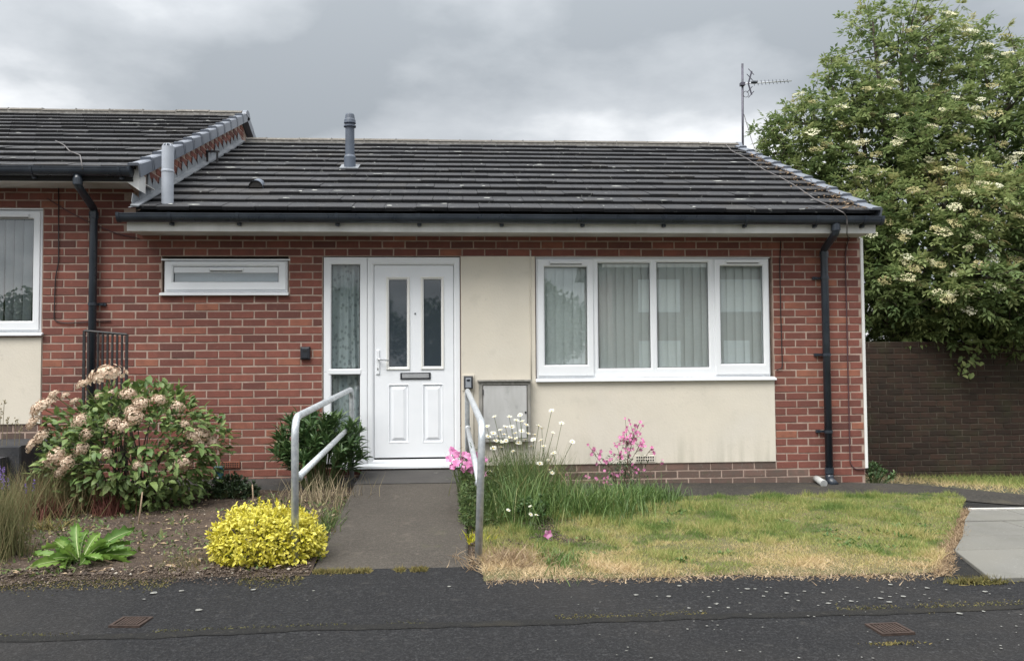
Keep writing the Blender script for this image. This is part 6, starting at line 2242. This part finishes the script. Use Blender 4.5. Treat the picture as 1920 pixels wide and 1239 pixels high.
# ================================================================== ELDER TREE
tree = thing('elder_tree', 'big elder tree full of creamy flower heads behind the boundary wall', 'tree', (6.7, 3.9, -.3))
def B_(px, py, Y, rx, ry, rz):
    p = at(px, py, Y)
    return (np.array([p.x, Y, p.z]), np.array([rx, ry, rz]))
BL_ = [B_(1690, 105, 4.1, .92, .9, .95), B_(1770, 120, 4.3, .62, .8, .80), B_(1610, 215, 4.0, .70, .8, .75), B_(1700, 300, 3.8, 1.25, 1.1, 1.1), B_(1860, 255, 3.7, 1.0, 1.1, 1.05), B_(1965, 240, 3.6, 1.25, 1.2, 1.25),
       B_(1535, 245, 4.1, .62, .7, .60), B_(1480, 285, 4.2, .50, .6, .42), B_(1545, 345, 4.0, .75, .8, .75), B_(1650, 440, 3.3, 1.0, 1.0, .85), B_(1780, 440, 2.9, 1.1, 1.2, .95), B_(1920, 430, 2.7, 1.1, 1.2, 1.0),
       B_(1670, 540, 3.0, .80, .95, .60), B_(1790, 545, 2.5, .80, .95, .50), B_(1905, 565, 2.3, .70, .8, .60), B_(2060, 420, 3.4, 1.4, 1.3, 1.6), B_(2050, 600, 3.0, 1.0, 1.0, .8), B_(1640, 75, 4.1, .50, .5, .60), B_(1560, 165, 4.1, .42, .5, .42), B_(1645, 600, 3.6, .75, .7, .45), B_(1740, 600, 3.5, .85, .7, .42), B_(1850, 615, 3.4, .9, .6, .45), B_(1655, 500, 3.9, .6, .6, .9), B_(1450, 250, 4.2, .30, .35, .22), B_(1825, 130, 4.0, .55, .6, .62), B_(1900, 160, 3.8, .62, .7, .55), B_(1580, 420, 4.2, .5, .6, .8), B_(1720, 612, 2.9, .65, .6, .30), B_(1840, 622, 2.8, .6, .5, .30)]
BC = np.array([q[0] for q in BL_]); BRd = np.array([q[1] for q in BL_])
vol = (BRd[:, 0] * BRd[:, 1] + BRd[:, 0] * BRd[:, 2] + BRd[:, 1] * BRd[:, 2])
vol = vol * np.where(BC[:, 2] > 5.0, .42, np.where(BC[:, 2] > 4.3, .75, 1.0))      # thinner towards the top
def sample_shell(n, lo, hi, ymax=.75):
    idx = rng.choice(len(BC), n, p=vol / vol.sum())
    d = rdir(n)
    d[:, 1] = np.where(d[:, 1] > ymax, -d[:, 1], d[:, 1])
    rad = rng.uniform(lo, hi, n)
    wob = 1 + .34 * (fnoise(d[:, 0] * 2.3 + idx * 3.1, d[:, 2] * 2.3 + d[:, 1] * 1.7, 1.7, 5) - .5)
    P = BC[idx] + d * BRd[idx] * (rad * wob)[:, None]
    q = np.min(np.linalg.norm((P[:, None] - BC[None]) / BRd[None], axis=2) + 9 * (np.arange(len(BC))[None] == idx[:, None]), axis=1)
    return P, d, idx, q
TR = Vector((6.75, 3.95, -.35))
b = MB()
b.tube([TR, TR + Vector((-.05, .0, .9)), TR + Vector((.05, -.05, 1.7))], [.20, .16, .14], 10)
b.tube([TR + Vector((.25, .1, 0)), TR + Vector((.45, .1, 1.0)), TR + Vector((.7, -.1, 1.9))], [.15, .12, .10], 10)
trunk = b.build('trunk', 'bark', tree, smooth=True)
fork = TR + Vector((.05, -.05, 1.65))
for i in range(len(BL_)):
    c = Vector(BC[i])
    q = MB()
    md = fork.lerp(c, .5) + Vector((random.gauss(0, .15), random.gauss(.1, .15), random.uniform(-.1, .25)))
    q.tube([fork - Vector((0, 0, .1)), fork.lerp(md, .5) + Vector((random.gauss(0, .06), 0, .05)), md, md.lerp(c, .5) + Vector((random.gauss(0, .06), 0, .04)), c, c + (c - md).normalized() * BRd[i][2] * .55], [.075, .06, .045, .035, .025, .010], 7)
    q.build('limb', 'bark', tree, smooth=True)
P, d, idx, q = sample_shell(7600, .60, 1.03)
keep = q > .80
P, d, idx = P[keep], d[keep], idx[keep]
# ragged shoots standing out of the crown
P3, d3, i3, q3 = sample_shell(900, 1.02, 1.26)
k3 = (q3 > 1.02)
P3, d3, i3 = P3[k3], d3[k3], i3[k3]
P, d, idx = np.concatenate([P3, P]), np.concatenate([d3, d]), np.concatenate([i3, idx])
# twigs
tw = MB()
for i in list(range(len(P3))) + list(range(len(P3), len(P), 3)):
    c = BC[idx[i]]
    a = c + (P[i] - c) * .35 + rdir(1)[0] * .06
    tw.tube([a, (a + P[i]) / 2 + rdir(1)[0] * .04, P[i]], [.010, .007, .003], 4, cap=False)
kind(tw.build('twigs', 'bark', tree), 'stuff')
def compound(P, out, per, L):
    """pinnate leaves: per leaves of five leaflets at each twig end"""
    n = len(P)
    sets = []
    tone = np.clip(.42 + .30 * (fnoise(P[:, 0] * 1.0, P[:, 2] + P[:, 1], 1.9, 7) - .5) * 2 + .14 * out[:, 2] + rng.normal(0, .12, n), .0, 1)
    for k in range(per):
        ax_ = nrm(out * .55 + rdir(n) * .85 + np.array([0, -.10, .10]))
        ln = L * rng.uniform(.75, 1.2, n)
        sd = nrm(np.cross(ax_, UP + rdir(n) * .35))
        nm = np.cross(sd, ax_)
        nm = np.where(nm[:, 2:3] < 0, -nm, nm)
        droop = np.array([0, 0, -.22])
        t = np.clip(tone + rng.normal(0, .10, n), 0, 1)
        for (s, side) in ((1.0, 0), (.62, 1), (.62, -1), (.30, 1), (.30, -1)):
            base = P + ax_ * (ln * s)[:, None] + droop * (ln * s * s)[:, None]
            D = ax_ * (1.0 if side == 0 else .55) + sd * side * .85 + droop
            sets.append(leafset(base, D, nm + rdir(n) * .25, rng.uniform(.060, .100, n), rng.uniform(.026, .040, n), t, T_DIA))
    return sets
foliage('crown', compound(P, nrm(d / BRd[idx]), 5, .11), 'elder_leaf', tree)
# denser shaded inside
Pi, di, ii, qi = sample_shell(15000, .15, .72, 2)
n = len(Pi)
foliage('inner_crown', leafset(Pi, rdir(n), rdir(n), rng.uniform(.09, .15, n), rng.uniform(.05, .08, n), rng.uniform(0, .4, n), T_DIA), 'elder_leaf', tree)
# trailing sprays hanging over the wall
sets = []
for (px, py) in ((1815, 640), (1822, 665), (1830, 650), (1812, 690), (1845, 645), (1805, 620), (1870, 620), (1900, 610), (1915, 640), (1895, 640)):
    c = at(px, py, 2.25)
    m = 14
    PP = np.array(c[:])[None] + rng.normal(0, .06, (m, 3))
    sets += [leafset(PP, rdir(m) + np.array([0, -.3, -.4]), np.tile(np.array([0, -1., .5]), (m, 1)) + rdir(m) * .3, rng.uniform(.07, .12, m), .06, rng.uniform(.3, .7, m), T_OVAL)]
foliage('hanging_spray', sets, 'elder_leaf', tree)
# flower heads
def umbel():
    sets = []
    for k in range(26):
        a, r_ = random.uniform(0, 6.28), math.sqrt(random.random())
        c = np.array([r_ * math.cos(a), r_ * math.sin(a), .18 * (1 - r_ * r_) + random.uniform(-.04, .04)])
        m = 7
        P_ = c + rng.normal(0, .10, (m, 3)) * np.array([1, 1, .35])
        sets.append(leafset(P_, rdir(m) * np.array([1, 1, .3]), UP + rdir(m) * .5, .15, .15, .5, T_DIA))
    V, F, T = merge(sets)
    q = MB()
    for k in range(9):
        a = 6.28 * k / 9
        q.tube([(0, 0, -.75), (.6 * math.cos(a), .6 * math.sin(a), .02)], .02, 3, cap=False)
    V = np.concatenate([V, np.array(q.v)])
    F = [tuple(f) for f in F.tolist()] + [tuple(i + len(T) for i in f) for f in q.f]
    me = mesh_np('flower_head', V, F)
    me.materials.append(MAT['elder_flower'])
    return me
um = [umbel() for _ in range(6)]
def tree_hit(px, py):
    best = None
    for c, r_ in BL_:
        p, hit = ell_hit(px, py, c, r_ * .98)
        if hit and (best is None or p[1] < best[0][1]): best = (p, c)
    return best
white = [(1645, 290), (1865, 352), (1814, 365), (1785, 550), (1760, 548), (1812, 548), (1772, 560), (1815, 580), (1715, 505), (1700, 485), (1660, 527), (1755, 428), (1850, 410), (1900, 405), (1905, 490), (1895, 485), (1857, 484), (1745, 495), (1765, 500), (1780, 292), (1893, 295), (1685, 268), (1620, 268),
         (1730, 318), (1752, 328), (1780, 322), (1805, 355), (1840, 350), (1650, 335), (1610, 335), (1840, 190), (1830, 205), (1765, 210), (1800, 325), (1860, 165), (1880, 270), (1715, 360), (1790, 390), (1815, 465), (1870, 540), (1830, 440), (1690, 445), (1740, 300), (1550, 275), (1575, 235), (1790, 420), (1770, 435), (1915, 410), (1912, 295), (1835, 500), (1700, 60), (1750, 105), (1865, 215)]
nf = 0
for (px, py) in white:
    h_ = tree_hit(px, py)
    if not h_: continue
    p, c = h_
    out = nrm(p - c) * .55 + np.array([0, -.35, .95])
    mw = Matrix.Translation(Vector(p) + Vector(nrm(p - c)) * .05) @ Vector(out).to_track_quat('Z', 'Y').to_matrix().to_4x4() @ Matrix.Rotation(random.random() * 6, 4, 'Z') @ Matrix.Scale(random.uniform(.065, .105), 4)
    link('flower_head', um[nf % 6], None, tree, mw)
    nf += 1
front = np.where((d[:, 1] < .25) & (P[:, 2] > 1.7) & (d[:, 2] > -.45))[0]
for i in rng.choice(front, 245, replace=False):
    out = nrm(d[i]) * .5 + np.array([0, -.25, 1.0])
    mw = Matrix.Translation(Vector(P[i]) + Vector(d[i]) * .08 + Vector((0, 0, .05))) @ Vector(out).to_track_quat('Z', 'Y').to_matrix().to_4x4() @ Matrix.Rotation(random.random() * 6, 4, 'Z') @ Matrix.Scale(random.uniform(.055, .105), 4)
    link('flower_head', um[nf % 6], None, tree, mw)
    nf += 1
